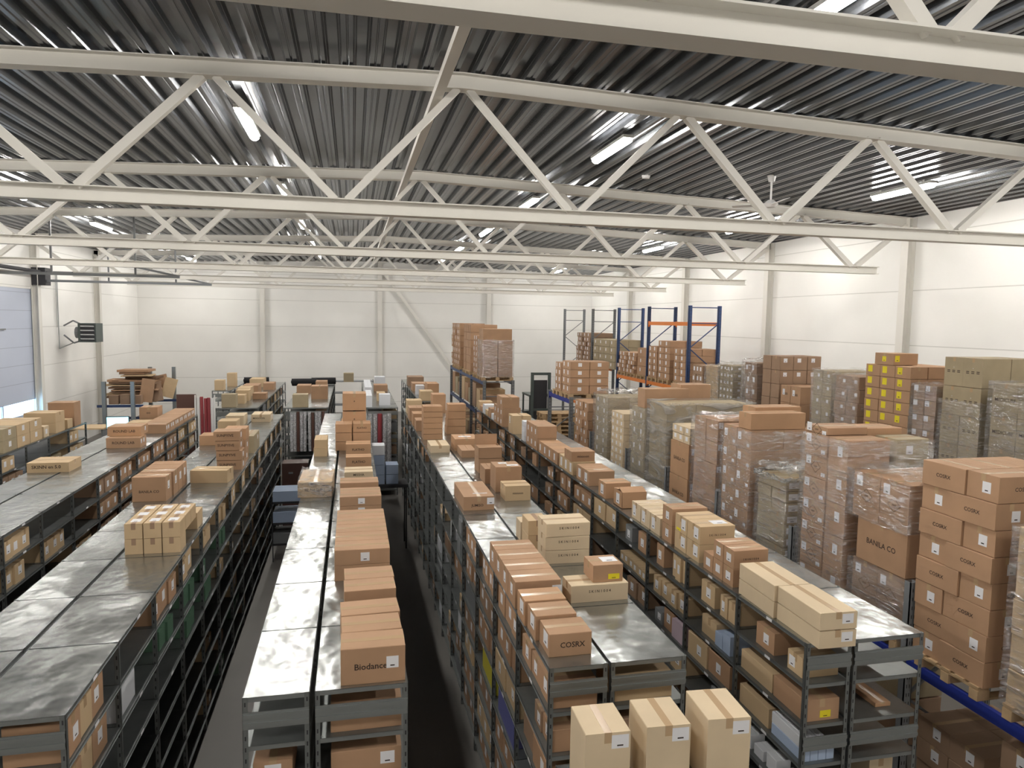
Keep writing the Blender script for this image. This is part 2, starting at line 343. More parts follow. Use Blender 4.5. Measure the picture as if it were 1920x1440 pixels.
rD2 = shelving('D2', 1.89, 2.50, 15, 'galvanised shelving run, right half of the double row right of centre')
rE1 = shelving('E1', 3.56, 3.97, 15, 'galvanised shelving run, left half of the rightmost double row')
rE2 = shelving('E2', 4.00, 4.66, 15, 'galvanised shelving run beside the pallet rack, rightmost of all')
rA1 = shelving('A1', -5.13, -4.65, 14, 'galvanised shelving run, left half of the second row from the left')
rA2 = shelving('A2', -4.61, -3.94, 14, 'galvanised shelving run, right half of the second row from the left')
rZ = shelving('Z', -7.00, -6.20, 13, 'leftmost galvanised shelving run near the dock door')
rX0 = shelving('N0', -4.75, -4.15, 4, 'narrow far shelving run beside the cardboard heap', y0=26.0)
rX1 = shelving('N1', -3.75, -2.62, 8, 'far shelving run behind the row left of centre', y0=21.0)
rX2 = shelving('N2', -1.90, -0.70, 8, 'far shelving run behind the centre row, bundles on its end', y0=20.9)
rX3 = shelving('N3', 0.36, 1.28, 8, 'far shelving run carrying a line of white boxes', y0=20.7)
rX4 = shelving('N4', 2.05, 2.85, 8, 'far shelving run behind the row right of centre', y0=22.2)
WZ = 2.10

# ------------------------------------------------------------------ cartons: collected first, then built
CT = []
def carton(x0, x1, y0, y1, z0, z1, col='tan', label=None, group=None, rz=0.0, tape=None, stick=None, text=None, face='f', flags='', name='cardboard_carton', cat='carton', tsc=0.45, tpos=(0, 0)):
    CT.append(dict(x0=x0, x1=x1, y0=y0, y1=y1, z0=z0, z1=z1, col=col, label=label, group=group, rz=rz, tape=tape, stick=stick or [], text=text, face=face, flags=flags, name=name, cat=cat, tsc=tsc, tpos=tpos))
rnd = random.Random(11)
P = 'paper'
def jit(a): return rnd.uniform(-a, a)
# ---- centre row, right half (X -0.26..0.37)
g = 'tan cartons along the centre row'
carton(-0.09, 0.355, 4.86, 5.13, 2.60, 2.865, 'tan', 'tan carton with serif lettering and white label at the near end of the centre row', g, tape=1, stick=[('f', .30, .05, .085, .085)], text='Biodance', face='f', tsc=.062, tpos=(-.04, -.03))
carton(-0.09, 0.345, 5.14, 5.43, 2.60, 2.865, 'tan', 'tan carton directly behind the nearest lettered carton of the centre row', g, rz=.03)
carton(-0.10, 0.35, 5.45, 5.73, 2.60, 2.865, 'tan', 'slightly skewed tan carton, third from the near end of the centre row', g, rz=.05)
carton(-0.08, 0.35, 5.93, 6.20, 2.60, 2.87, 'tan', 'tan carton facing the gap between the first two groups, centre row', g, rz=.03)
carton(-0.08, 0.35, 6.21, 6.50, 2.60, 2.87, 'tan', 'tan carton behind the gap-facing carton of the centre row', g, rz=.03)
for k in range(5):
    y = 6.90+.30*k
    w_ = ['front', 'second', 'third', 'fourth', 'rearmost'][k]
    carton(-0.18, 0.35, y, y+.29, 2.60, 2.755, 'tan', 'flat tan carton, %s of the lower layer in the long centre-row block' % w_, g, rz=jit(.01), stick=[('f', .05, 0, .085, .085)] if k == 0 else None)
    carton(-0.18, 0.35, y, y+.29, 2.755, 2.91, 'tan', 'flat tan carton, %s of the upper layer in the long centre-row block' % w_, g, rz=jit(.01), stick=[('f', .05, 0, .085, .085)] if k == 0 else None)
for k in range(2):
    for l in range(2):
        carton(-0.17, 0.36, 9.26+.26*k, 9.51+.26*k, 2.60+.125*l, 2.725+.125*l, 'tan', 'flat tan carton, %s %s of the labelled pair past the long centre-row block' % (['front', 'rear'][k], ['lower', 'upper'][l]), g, stick=[('f', .02, 0, .085, .075)] if not k else None)
carton(-0.18, 0.35, 10.02, 10.36, 2.60, 2.86, 'tan', 'tan carton with small centred label ahead of the cream cartons, centre row', g, stick=[('f', .02, -.1, .09, .09)])
carton(-0.13, 0.31, 11.02, 11.45, 2.60, 2.70, 'pale', 'flat cream carton, lower of two on the centre row', g); carton(-0.13, 0.30, 11.02, 11.42, 2.70, 2.80, 'pale', 'flat cream carton, upper of two on the centre row', g, text='MISSHA', tsc=.05)
carton(-0.12, 0.31, 12.33, 12.62, 2.60, 2.78, 'orange', 'orange-tan carton with dark lettering on the centre row, nearer of two alone', g, text='FLATHO', tsc=.06)
carton(-0.13, 0.32, 13.40, 13.78, 2.60, 2.82, 'orange', 'orange-tan carton leaning against the tall far stack of the centre row', g, text='FLATHO', tsc=.06)
for l in range(3):
    carton(-0.33, -0.02, 13.95, 14.4, 2.60+.175*l, 2.77+.175*l, 'orange', 'orange-tan carton, left of the far centre-row stack, %s layer' % ['bottom', 'middle', 'top'][l], g, text='FLATHO', tsc=.05)
    carton(0.0, 0.34, 13.97, 14.42, 2.60+.175*l, 2.77+.175*l, 'orange', 'orange-tan carton, right of the far centre-row stack, %s layer' % ['bottom', 'middle', 'top'][l], g, text='FLATHO', tsc=.05)
for l in range(3):
    carton(-0.20, 0.26, 14.46, 14.95, 2.62+.36*l-.02, 2.96+.36*l-.02, 'orange', 'large orange-tan carton of the tallest centre-row stack, %s of three' % ['bottom', 'middle', 'top'][l], g, text='*', tsc=.07)
for k in range(3): carton(-0.26, 0.0, 15.3+.5*k, 15.75+.5*k, 2.6, 2.85, 'tan', None, None)
# left half of the centre row
carton(-0.76, -0.29, 10.30, 11.20, 2.60, 2.82, 'kraft', 'long kraft carton wrapped in shiny film on the left half of the centre row', g, rz=-.02, text='BE NATURE', tsc=.055)
carton(-0.71, -0.47, 13.40, 13.95, 2.60, 2.755, 'kraft', 'small kraft carton, lower of two on the left half of the centre row', g)
carton(-0.70, -0.47, 13.42, 14.0, 2.755, 2.91, 'kraft', 'small kraft carton, upper of two on the left half of the centre row', g)
# inside the centre row's front ends
for l, (xa, xb, c) in enumerate([(-.16, .33, 'tan'), (-.16, .33, 'tan'), (-.16, .33, 'brown'), (-.2, .3, 'tan')]):
    carton(xa, xb, 4.88, 5.35, 2.6-.345*(l+1), 2.6-.345*(l+1)+.2, c, 'tan carton inside the centre row\'s near bay, right half, %s shelf down' % ['first', 'second', 'third', 'fourth'][l], 'cartons inside the racks', stick=[('f', .3, .1, .1, .09)] if l in (1, 3) else None)
carton(-.68, -.42, 4.88, 5.3, 1.91, 2.10, 'tan', 'tan carton inside the centre row\'s near bay, left half', 'cartons inside the racks', stick=[('f', .0, .2, .11, .06)])
# ---- row left of centre
g = 'cartons on the row left of centre'
for iz in range(2):
    for iy in range(3):
        for ix in range(3):
            if iz == 0 and 0 < iy: continue
            carton(-2.38+.187*ix, -2.204+.187*ix, 8.08+.27*iy, 8.338+.27*iy, 2.6+.17*iz, 2.77+.17*iz, 'kraft', 'small kraft box in the nearest block left of centre, %s row %s column %s layer' % (['front', 'middle', 'back'][iy], ['left', 'centre', 'right'][ix], ['lower', 'upper'][iz]), g, stick=[('t', .0, .0, .10, .12)] if iz and iy < 3 else None, name='small_carton')
for k in range(3): carton(-1.82-.001, -1.66, 8.5+.3*k, 8.78+.3*k, 2.6, 2.85, 'kraft') if False else None
carton(-2.0, -1.83, 8.95, 9.25, 2.6, 2.8, 'kraft', 'small kraft box just behind the nearest block left of centre', g, name='small_carton')
carton(-2.95, -2.52, 10.41, 10.70, 2.60, 2.945, 'tan', 'deep tan carton with lettering, nearest of four on the row left of centre', g, rz=-.03, text='BANILA CO', tsc=.05, tpos=(.0, -.1), stick=[('r', .0, .1, .09, .11)])
for k in range(3): carton(-2.94, -2.50, 10.74+.28*k, 11.00+.28*k, 2.60, 2.945, 'tan', 'deep tan carton, %s behind the lettered one left of centre' % ['first', 'second', 'third'][k], g, stick=[('r', .0, .1, .09, .11)])
carton(-2.42, -1.87, 11.45, 11.78, 2.60, 2.80, 'kraft', 'wide kraft carton skewed across the shelf beside the four-high stack', g, rz=-.12)
for k in range(4): carton(-2.24+.01*(3-k)-.02*(k == 3), -1.82-.03*(k > 1), 12.40, 12.75, 2.60+.165*k, 2.76+.165*k, 'tan', 'flat tan carton with lettering in the stack left of centre, %s of four' % ['bottom', 'second', 'third', 'top'][k], g, rz=jit(.03), text='SUNPYIVE', tsc=.06, tpos=(-.06, .05), stick=[('r', .0, .0, .09, .08)])
carton(-2.25, -1.85, 13.0, 13.4, 2.6, 2.80, 'tan', 'tan carton, lowest of the pair behind the four-high stack', g, stick=[('r', .0, .0, .09, .08)]); carton(-2.22, -1.84, 13.0, 13.4, 2.8, 3.0, 'tan', 'tan carton, middle of the three behind the four-high stack', g, stick=[('r', .0, .0, .09, .08)]); carton(-2.2, -1.84, 13.05, 13.45, 3.0, 3.2, 'orange', 'tan carton topping the three behind the four-high stack', g)
carton(-2.05, -1.82, 13.9, 14.7, 2.6, 2.93, 'olive', 'dull kraft cartons row edge piece behind the tall stack left of centre', g, stick=[('r', .2, .2, .09, .08)])
carton(-2.97, -2.56, 14.87, 15.3, 2.60, 2.80, 'orange', 'flat orange-tan carton on the left edge, row left of centre', g)
carton(-2.42, -1.98, 18.08, 18.7, 2.60, 2.79, 'pale', 'pale carton with small lettering alone near the far end left of centre', g, text='MIXSOON', tsc=.06, tpos=(-.1, 0), stick=[('r', .0, .0, .1, .1)])
carton(-2.98, -2.58, 16.9, 17.4, 2.60, 2.80, 'kraft', 'kraft carton with peaked open flaps on the row left of centre', g, flags='O')
carton(-2.93, -2.52, 17.6, 18.2, 2.60, 2.83, 'pale', 'pale carton behind the peaked open one left of centre', g)
# ---- second row from the left
g = 'cartons on the second row from the left'
carton(-5.11, -4.50, 12.61, 13.15, 2.60, 2.765, 'kraft', 'wide flat kraft carton with lettering lying across two shelves on the left', g, text='SKINN en 5.0', tsc=.075, tpos=(-.04, .05))
carton(-5.05, -4.60, 9.95, 10.4, 2.60, 2.80, 'kraft', 'kraft carton at the left picture edge, lower of two', g); carton(-5.05, -4.60, 9.95, 10.4, 2.80, 3.0, 'kraft', 'kraft carton at the left picture edge, upper of two', g)
carton(-4.62, -4.02, 14.78, 15.20, 2.60, 2.80, 'tan', 'wide tan lettered carton on the left, lower of two', g, text='ROUND LAB', tsc=.07, stick=[('r', .1, .1, .07, .08), ('r', -.3, .1, .07, .08)])
carton(-4.66, -4.06, 15.0, 15.5, 2.80, 2.985, 'orange', 'wide orange-tan lettered carton on the left, upper of two', g, text='ROUND LAB', tsc=.07, stick=[('r', .1, .1, .07, .08)])
for k in range(7):
    y = 16.55+.42*k
    carton(-4.45, -3.98, y, y+.40, 2.60, 2.80, 'tan', 'flat tan carton, %s in the line at the aisle edge on the left' % ORD[k], g, stick=[('r', .1, .1, .09, .08), ('r', -.3, .1, .07, .08)])
carton(-4.98, -4.50, 17.3, 17.8, 2.60, 2.74, 'kraft', 'flat kraft carton left of the line on the second row from the left', g)
carton(-4.95, -4.55, 18.2, 18.65, 2.60, 2.72, 'tan', 'flat tan carton under the square one on the left', g); carton(-4.95, -4.55, 18.2, 18.65, 2.72, 2.98, 'tan', 'square tan carton standing above its neighbours on the left', g, text='oo', tsc=.08)
# ---- leftmost row
g = 'cartons on the leftmost row'
for k in range(3):
    for l in range(2):
        carton(-6.92+.0*k, -6.24, 14.5+.56*k, 15.04+.56*k, 2.60+.22*l, 2.82+.22*l, 'kraft' if k else 'olive', 'kraft carton on the leftmost row, %s group, %s layer' % (['first', 'second', 'third'][k], ['lower', 'upper'][l]), g, text='ATTIQUE', tsc=.07, stick=[('r', .0, .1, .1, .1)])
carton(-6.45, -6.24, 16.25, 16.5, 2.6, 2.83, 'pale', 'narrow pale carton on the leftmost row between two groups', g, stick=[('r', 0, 0, .09, .1)])
for l in range(2): carton(-6.85, -6.24, 16.86, 17.35, 2.60+.22*l, 2.82+.22*l, 'kraft', 'wide kraft carton of the two-high stack on the leftmost row, %s' % ['lower', 'upper'][l], g)
carton(-6.5, -6.24, 17.5, 17.8, 2.6, 2.80, 'kraft', 'small kraft carton tucked beside the two-high stack on the leftmost row', g)
carton(-6.75, -6.22, 17.85, 18.25, 2.60, 3.15, 'tan', 'tall tan carton near the far end of the leftmost row', g)
# ---- row right of centre, left half
g = 'cartons on the row right of centre'
carton(1.45, 1.79, 4.99, 5.27, 2.60, 2.785, 'tan', 'tan carton with black lettering at the near end right of centre', g, text='COSRX', tsc=.06, tpos=(.05, -.02), stick=[('l', .15, .1, .12, .11)])
carton(1.42, 1.76, 5.28, 5.55, 2.60, 2.81, 'tan', 'tan carton second from the near end right of centre', g, stick=[('l', .1, .1, .12, .11)], rz=.0)
carton(1.40, 1.76, 5.57, 5.84, 2.60, 2.82, 'orange', 'tan carton third from the near end right of centre', g, stick=[('l', .1, .1, .12, .11)])
for k in range(4):
    y = 5.93+.30*k
    carton(1.40, 1.82, y, y+.29, 2.60, 2.85, 'tan', 'tan carton right of centre, %s of the second near group' % ['first', 'second', 'third', 'fourth'][k], g, stick=[('l', .0, .05, .08, .1)]+([('f', .42, .05, .09, .12)] if k == 0 else []))
carton(1.45, 1.87, 9.24, 10.15, 2.60, 2.79, 'tan', 'long flat tan carton right of centre with paper slip on top', g, stick=[('f', .38, .15, .10, .09), ('t', .1, -.3, .2, .03)], text='JUMISO', tsc=.05, tpos=(-.05, -.15))
carton(1.46, 1.83, 13.45, 14.1, 2.60, 2.745, 'pale', 'flat pale carton right of centre before the six-high stack', g)
for k in range(6): carton(1.47, 1.88, 15.0, 15.42, 2.60+.12*k, 2.717+.12*k, 'orange', 'flat orange-tan carton of the six-high stack right of centre, %s from the bottom' % ['first', 'second', 'third', 'fourth', 'fifth', 'sixth'][k], g, text='-', tsc=.09, tpos=(.35, .2))
carton(1.42, 1.75, 16.2, 16.7, 2.60, 2.85, 'tan', 'tan carton left behind the six-high stack', g); carton(1.42, 1.8, 17.0, 17.5, 2.6, 2.9, 'orange', 'orange-tan carton second behind the six-high stack', g); carton(1.40, 1.8, 17.9, 18.5, 2.6, 2.93, 'tan', 'tan carton third behind the six-high stack', g)
# right half
carton(1.93, 2.48, 5.96, 6.23, 2.60, 2.765, 'pale', 'flat kraft carton with spaced lettering under the small taped box', g, text='S K I N 1 0 0 4', tsc=.035, tpos=(0, .1))
carton(2.15, 2.44, 6.0, 6.27, 2.765, 2.93, 'tan', 'small tan box with yellow sticker on top of a kraft carton', g, stick=[('f', .2, -.2, .11, .05, 'yellow'), ('t', .18, .05, .15, .13)], name='small_carton')
for k in range(3):
    carton(1.98-.0*k, 2.46, 7.00, 7.36, 2.60+.147*k, 2.745+.147*k, 'pale', 'flat kraft carton with spaced lettering, %s of the three-high stack right of centre' % ['bottom', 'middle', 'top'][k], g, text='S K I N 1 0 0 4', tsc=.036, tpos=(.02, .12), rz=-.03*(k < 2))
for k in range(2): carton(1.905, 2.14, 7.48, 7.78, 2.60+.17*k, 2.77+.17*k, 'kraft', 'small kraft carton left behind the three-high stack, %s' % ['lower', 'upper'][k], g, name='small_carton')
carton(1.90, 2.10, 7.82, 8.05, 2.60, 2.83, 'pale', 'small pale carton behind the small kraft pair', g, name='small_carton')
carton(2.11, 2.48, 9.65, 10.0, 2.60, 2.82, 'kraft', 'square kraft carton right of the long flat tan one', g, text='mixsoon', tsc=.045)
carton(2.08, 2.48, 10.20, 10.62, 2.60, 2.98, 'tan', 'tall tan carton with yellow sticker and papers on top', g, stick=[('f', .2, -.15, .10, .06, 'yellow'), ('t', -.1, .2, .13, .1), ('t', .2, -.2, .18, .1)])
carton(2.02, 2.2, 10.75, 11.2, 2.60, 2.84, 'tan', 'narrow tan carton beside the tall one with yellow sticker', g)
carton(2.06, 2.46, 11.55, 11.95, 2.60, 2.84, 'tan', 'tan carton below the open one right of centre', g)
carton(2.06, 2.46, 11.55, 11.98, 2.84, 3.03, 'tan', 'open tan carton with a raised flap right of centre', g, flags='OU')
carton(1.98, 2.25, 12.9, 13.5, 2.6, 2.74, 'tan', 'flat tan carton behind the open one, lower', g); carton(1.95, 2.42, 13.6, 14.2, 2.60, 2.72, 'orange', 'flat orange-tan carton right of the flat pale one, lower', g); carton(1.95, 2.42, 13.6, 14.2, 2.72, 2.84, 'orange', 'flat orange-tan carton right of the flat pale one, upper', g, stick=[('t', 0, 0, .25, .1)])
for k in range(4): carton(2.06+.01*k, 2.49, 15.7, 16.05, 2.60+.17*k, 2.765+.17*k, 'orange', 'orange-tan carton of the four-high stack right of centre, %s from the bottom' % ['first', 'second', 'third', 'fourth'][k], g, text='FLATHO', tsc=.05)
carton(2.14, 2.5, 19.3, 19.8, 2.60, 3.12, 'orange', 'tall orange-tan carton at the far end right of centre', g); carton(1.45, 1.86, 19.4, 19.9, 2.60, 2.95, 'kraft', 'kraft carton at the far end right of centre', g)
# three tall cartons on the low shelf
for k in range(3):
    x = 1.43+.42*k
    carton(x, x+.30, 4.03-.03*(k == 2), 4.37, WZ, WZ+.46+.02*(k == 2), 'pale' if k else 'pale', 'tall kraft carton on the low front shelf, %s of three' % ['left', 'middle', 'right'][k], 'three tall kraft cartons', rz=-.03-.02*k, tape=1, stick=[('f', .27, .36, .115, .09)])
# ---- rightmost double row, left half
g = 'cartons on the rightmost shelving row'
for k in range(2):
    for l in range(2):
        carton(3.60-.015*(k == 1), 3.93+.0*k, 4.72+.60*k, 5.31+.60*k, 2.60+.15*l, 2.745+.15*l, 'pale', 'long pale kraft carton at the near end of the right row, %s %s' % (['front', 'rear'][k], ['lower', 'upper'][l]), g, rz=-.02, stick=[('f', .25, .1, .10, .08)] if k == 0 else None, tape=1)
for k in range(3):
    for l in range(2):
        carton(3.60, 3.97, 6.02+.2*k+.02, 6.21+.2*k+.02, 2.60+.185*l, 2.785+.185*l, 'tan', 'reddish tan carton in the near block of the right row, %s %s' % (['front', 'middle', 'rear'][k], ['lower', 'upper'][l]), g, stick=[('l', .0, .0, .085, .08)], text='S K I N 1 0 0 4' if not k else None, tsc=.028) if (k < 2 or l == 0) else None
for k in range(2):
    for l in range(2):
        carton(3.61, 4.02, 6.75+.30*k, 7.04+.30*k, 2.60+.20*l, 2.80+.20*l, 'kraft', 'kraft carton with green edge tape in the right row, %s %s' % (['front', 'rear'][k], ['lower', 'upper'][l]), g, stick=[('l', .2, .05, .10, .12)]+([('l', -.2, -.35, .10, .03, 'yellow')] if k and l else [])+([('t', .2, .0, .17, .13)] if l and not k else []), text='S K I N 1 0 0 4' if not k and l else None, tsc=.032)
for l in range(2): carton(3.60, 4.04, 7.40, 7.66, 2.60+.21*l, 2.81+.21*l, 'tan', 'tan carton rising behind the green-taped kraft cartons, %s' % ['lower', 'upper'][l], g, stick=[('l', .0, .0, .08, .09)])
for k in range(3): carton(3.60, 4.0, 7.72+.30*k, 8.00+.30*k, 2.60, 2.82, 'pale', 'pale carton in the line of three, %s, right row' % ['near', 'middle', 'far'][k], g, stick=[('l', -.2, .0, .09, .14)])
carton(3.61, 3.97, 8.98, 9.30, 2.60, 2.83, 'orange', 'reddish carton with a lifted flap in the right row', g, stick=[('l', .0, .0, .12, .14)], flags='O')
carton(3.58, 3.97, 9.55, 9.85, 2.60, 2.83, 'orange', 'reddish carton behind the one with a lifted flap', g, stick=[('l', .0, .0, .12, .14)])
for k in range(2): carton(3.60, 4.02, 10.35+.32*k, 10.66+.32*k, 2.60, 2.83, 'tan', 'tan carton mid right row, %s of a low pair' % ['near', 'far'][k], g, stick=[('l', .0, .0, .12, .14)])
for k in range(3): carton(3.58, 3.97, 11.12+.27*k, 11.38+.27*k, 2.60, 2.83, 'kraft', 'kraft carton mid right row, %s of a low trio' % ['near', 'middle', 'far'][k], g, stick=[('l', .0, .0, .09, .15)])
carton(3.56, 3.97, 11.15, 11.55, 2.83, 3.0, 'tan', 'tan carton resting on the kraft trio in the right row', g, text='mixsoon', tsc=.06)
for k in range(4): carton(3.57, 3.96, 12.0+.33*k, 12.31+.33*k, 2.60, 2.83, 'orange' if k % 2 else 'tan', 'tan carton in the right row before the tall grey-lit stack, %s' % ORD[k], g, stick=[('l', -.15, .0, .08, .12)])
for k in range(3):
    for l in range(2): carton(3.56, 3.96, 13.40+.30*k, 13.69+.30*k, 2.60+.245*l, 2.845+.245*l, 'tan', 'tan carton of the six-carton block in the right row, %s %s' % (['near', 'middle', 'far'][k], ['lower', 'upper'][l]), g, stick=[('l', .0, .0, .07, .10)])
for l in range(4): carton(3.57, 3.68, 14.5, 14.75, 2.60+.108*l, 2.705+.108*l, 'white_card', 'small white box in the white stack of the right row, %s from the bottom' % ['first', 'second', 'third', 'fourth'][l], 'white boxes', name='product_box')
carton(3.54, 3.97, 15.5, 15.95, 2.60, 3.02, 'kraft', 'tall kraft carton behind the white stack, right row', g, stick=[('l', -.2, .2, .08, .16)])
for k in range(3):
    for l in range(2): carton(3.53, 3.98, 16.6+.36*k, 16.94+.36*k, 2.60+.23*l, 2.83+.23*l, 'tan', 'tan carton of the far block in the right row, %s %s' % (['near', 'middle', 'far'][k], ['lower', 'upper'][l]), g, stick=[('l', .0, .0, .07, .10)])
carton(3.53, 3.95, 16.62, 17.3, 3.06, 3.32, 'tan', 'tan carton topping the far block in the right row', g, stick=[('l', .25, .0, .07, .10)])
for k in range(6): carton(3.55, 3.92, 17.75+.42*k, 18.1+.42*k, 2.60, 2.75+.1*(k % 2), ['white_card', 'tan', 'kraft'][k % 3])

# ---- shelf contents: fill(run, side, bay, level, [ (width, height, colour, label sticker) ... ])
SHN = ['top', 'first', 'second', 'third', 'fourth', 'fifth', 'sixth', 'seventh']
def cell(run, side, bay, lvl, items, rown, start=None, depth=None):
    z = run.y0 and TOP-LV*lvl; y = run.y0+bay*BAY+0.05 if start is None else run.y0+bay*BAY+start
    w_ = run.x1-run.x0
    for n_, (L, h, col, st) in enumerate(items):
        if L < 0: y += -L; continue
        if y+L > run.y0+(bay+1)*BAY-0.03: break
        ins = 0.015+rnd.random()*0.03; dp = (depth or min(w_-0.06, 0.40))-rnd.random()*0.04
        x0, x1 = (run.x0+ins, run.x0+ins+dp) if side == 'l' else (run.x1-ins-dp, run.x1-ins)
        stick = [(side, rnd.uniform(-.1, .15), rnd.uniform(-.05, .1), min(.09, L*.4), min(.10, h*.5))] if st else []
        if st == 'y': stick = [('f', .1, -.15, .1, .05, 'yellow')]
        nm = {'tan': 'tan carton', 'brown': 'brown carton', 'kraft': 'kraft carton', 'orange': 'orange-tan carton', 'pale': 'pale carton', 'olive': 'dull kraft carton', 'white_card': 'white box', 'blue_card': 'blue and white box', 'pink_card': 'pinkish box', 'green_card': 'dark green box', 'violet_card': 'violet box', 'yellow_card': 'yellow box', 'grey_card': 'grey box'}[col]
        prod = 'box' in nm
        carton(x0, x1, y, y+L, z+0.001, z+h, col, '%s, %s along the %s shelf down, %s bay, %s' % (nm, ORD[n_], SHN[lvl], ORD[bay], rown), 'goods inside the racks', stick=stick, name='product_box' if prod else 'cardboard_carton', cat='box' if prod else 'carton', text=None)
        y += L+0.008
def auto(run, side, rown, pfill, pal, nb=None, lv=7, skip=()):
    for bay in range(nb or run.nb):
        for l in range(1, lv+1):
            if (bay, l) in skip: continue
            if rnd.random() > pfill: continue
            col = rnd.choice(pal); L = rnd.choice([.19, .23, .30, .32, .48]); h = rnd.uniform(.17, .28)
            if col.endswith('card'): L = rnd.choice([.12, .16, .3]); h = rnd.uniform(.08, .24)
            its = []; yy = .0
            if rnd.random() < .25: its.append((-.25, 0, 0, 0)); yy = .25
            q = rnd.choice([.55, .8, .97, .97])
            while yy+L < q: its.append((L, h, col, rnd.random() < .8)); yy += L+.008
            cell(run, side, bay, l, its, rown)
E_ = 'right row'
carton(3.60, 3.94, 4.92, 5.12, 2.256, 2.43, 'kraft', 'kraft carton behind the end post of the right row, first shelf down', 'goods inside the racks', stick=[('l', -.2, .0, .08, .09)], text=None)
carton(3.60, 3.93, 5.32, 5.60, 2.256, 2.46, 'tan', 'dark-lit tan carton with label, first shelf down near end of right row', 'goods inside the racks', stick=[('l', .05, .0, .08, .09)])
carton(3.60, 3.92, 4.86, 5.30, 1.911, 2.10, 'tan', 'tan carton at the end of the second shelf down, right row', 'goods inside the racks', stick=[('f', .1, -.2, .1, .06, 'yellow')])
carton(3.60, 3.80, 5.32, 5.83, 1.911, 2.09, 'kraft', 'long kraft carton on the second shelf down, right row', 'goods inside the racks')
carton(3.60, 3.80, 5.35, 5.83, 1.566, 1.75, 'kraft', 'long kraft carton on the third shelf down, right row', 'goods inside the racks')
for k in range(4):
    for l in range(2): carton(3.60+.075*k, 3.67+.075*k, 4.86, 5.30, 1.566+.10*l, 1.665+.10*l, 'white_card' if l else 'blue_card', 'slim white and blue box on the third shelf of the right row, %s column %s' % (ORD[k], ['lower', 'upper'][l]), 'slim white boxes', name='product_box', cat='box') if not (l and k == 3) else None
for k in range(4): carton(3.60, 3.74, 5.0+.2*k, 5.15+.2*k, 1.221, 1.32+.04*(k % 2), 'white_card', 'small white box on the fourth shelf down of the right row, %s' % ORD[k], 'slim white boxes', name='product_box', cat='box')
cell(rE1, 'l', 0, 5, [(.3, .2, 'tan', 1), (.3, .2, 'tan', 1)], E_)
cell(rE1, 'l', 1, 1, [(.16, .21, 'kraft', 0), (.13, .22, 'kraft', 1), (-.12, 0, 0, 0), (.28, .23, 'kraft', 1)], E_)
cell(rE1, 'l', 1, 2, [(-.1, 0, 0, 0), (.14, .2, 'blue_card', 0), (.14, .15, 'blue_card', 0), (.3, .2, 'kraft', 0)], E_)
cell(rE1, 'l', 1, 3, [(-.1, 0, 0, 0), (.42, .24, 'tan', 1), (.42, .25, 'kraft', 1)], E_)
cell(rE1, 'l', 1, 4, [(.45, .22, 'grey_card', 0)], E_)
cell(rE1, 'l', 2, 1, [(.12, .27, 'kraft', 0), (.12, .27, 'kraft', 1), (.12, .27, 'kraft', 1), (-.22, 0, 0, 0), (.2, .26, 'tan', 1)], E_)
cell(rE1, 'l', 2, 2, [(.2, .2, 'kraft', 1)]*4, E_)
cell(rE1, 'l', 2, 3, [(.3, .22, 'pink_card', 0), (.25, .24, 'tan', 1), (.2, .16, 'grey_card', 1)], E_)
cell(rE1, 'l', 3, 1, [(.28, .25, 'tan', 1), (-.25, 0, 0, 0), (.22, .2, 'grey_card', 1)], E_)
cell(rE1, 'l', 3, 2, [(.15, .12, 'kraft', 1)]*6, E_)
auto(rE1, 'l', E_, .93, ['tan', 'tan', 'brown', 'kraft', 'tan'], skip=[(b_, l_) for b_ in range(2) for l_ in range(1, 5)]+[(0, 5), (2, 1), (2, 2), (2, 3), (3, 1), (3, 2)])
0 and auto(rD1, 'l', 'centre-right row', .8, ['tan', 'tan', 'brown', 'kraft', 'tan', 'tan', 'grey_card', 'yellow_card', 'violet_card'], nb=4)
r_ = rD1; r4 = [(.30, .22, 'tan', 1)]*3
def auto_off(run, side, rown, pfill, pal, b0, b1, lv=7):
    for bay in range(b0, b1):
        for l in range(1, lv+1):
            if rnd.random() < pfill:
                col = rnd.choice(pal); L = rnd.choice([.2, .3, .45]); cell(run, side, bay, l, [(L, rnd.uniform(.12, .26), col, rnd.random() < .6)]*rnd.choice([1, 2, 3]), rown)
auto_off(rD1, 'l', 'centre-right row', .5, ['tan', 'kraft', 'brown', 'white_card', 'grey_card'], 4, 15)
auto(rB2, 'r', 'left-centre row', .0, ['tan'])
cell(rB2, 'r', 0, 1, [(.24, .27, 'tan', 1), (.24, .25, 'kraft', 0), (.24, .26, 'tan', 1)], 'left-centre row')
cell(rB2, 'r', 0, 2, [(.24, .25, 'tan', 0), (.24, .26, 'kraft', 0), (.3, .26, 'tan', 1)], 'left-centre row')
cell(rB2, 'r', 1, 2, [(.45, .26, 'white_card', 0)], 'left-centre row')
cell(rB2, 'r', 2, 1, [(.2, .24, 'tan', 1), (.3, .26, 'tan', 1), (.3, .24, 'tan', 1)], 'left-centre row')
for b_, l_ in ((2, 2), (3, 2), (3, 3), (4, 3), (5, 2), (4, 1), (5, 1)): cell(rB2, 'r', b_, l_, [(-.2, 0, 0, 0), (.22, .2, 'green_card' if l_ > 1 else 'kraft', 0), (.22, .2, 'green_card' if l_ > 1 else 'kraft', 0)], 'left-centre row')
for b_ in range(3, 14): cell(rB2, 'r', b_, 1, [(.3, .22, 'kraft', 1), (.3, .24, 'kraft', 1)], 'left-centre row') if b_ not in (4, 5) else None
auto_off(rB2, 'r', 'left-centre row', .55, ['kraft', 'olive', 'brown', 'green_card', 'grey_card'], 6, 14) if 0 else None
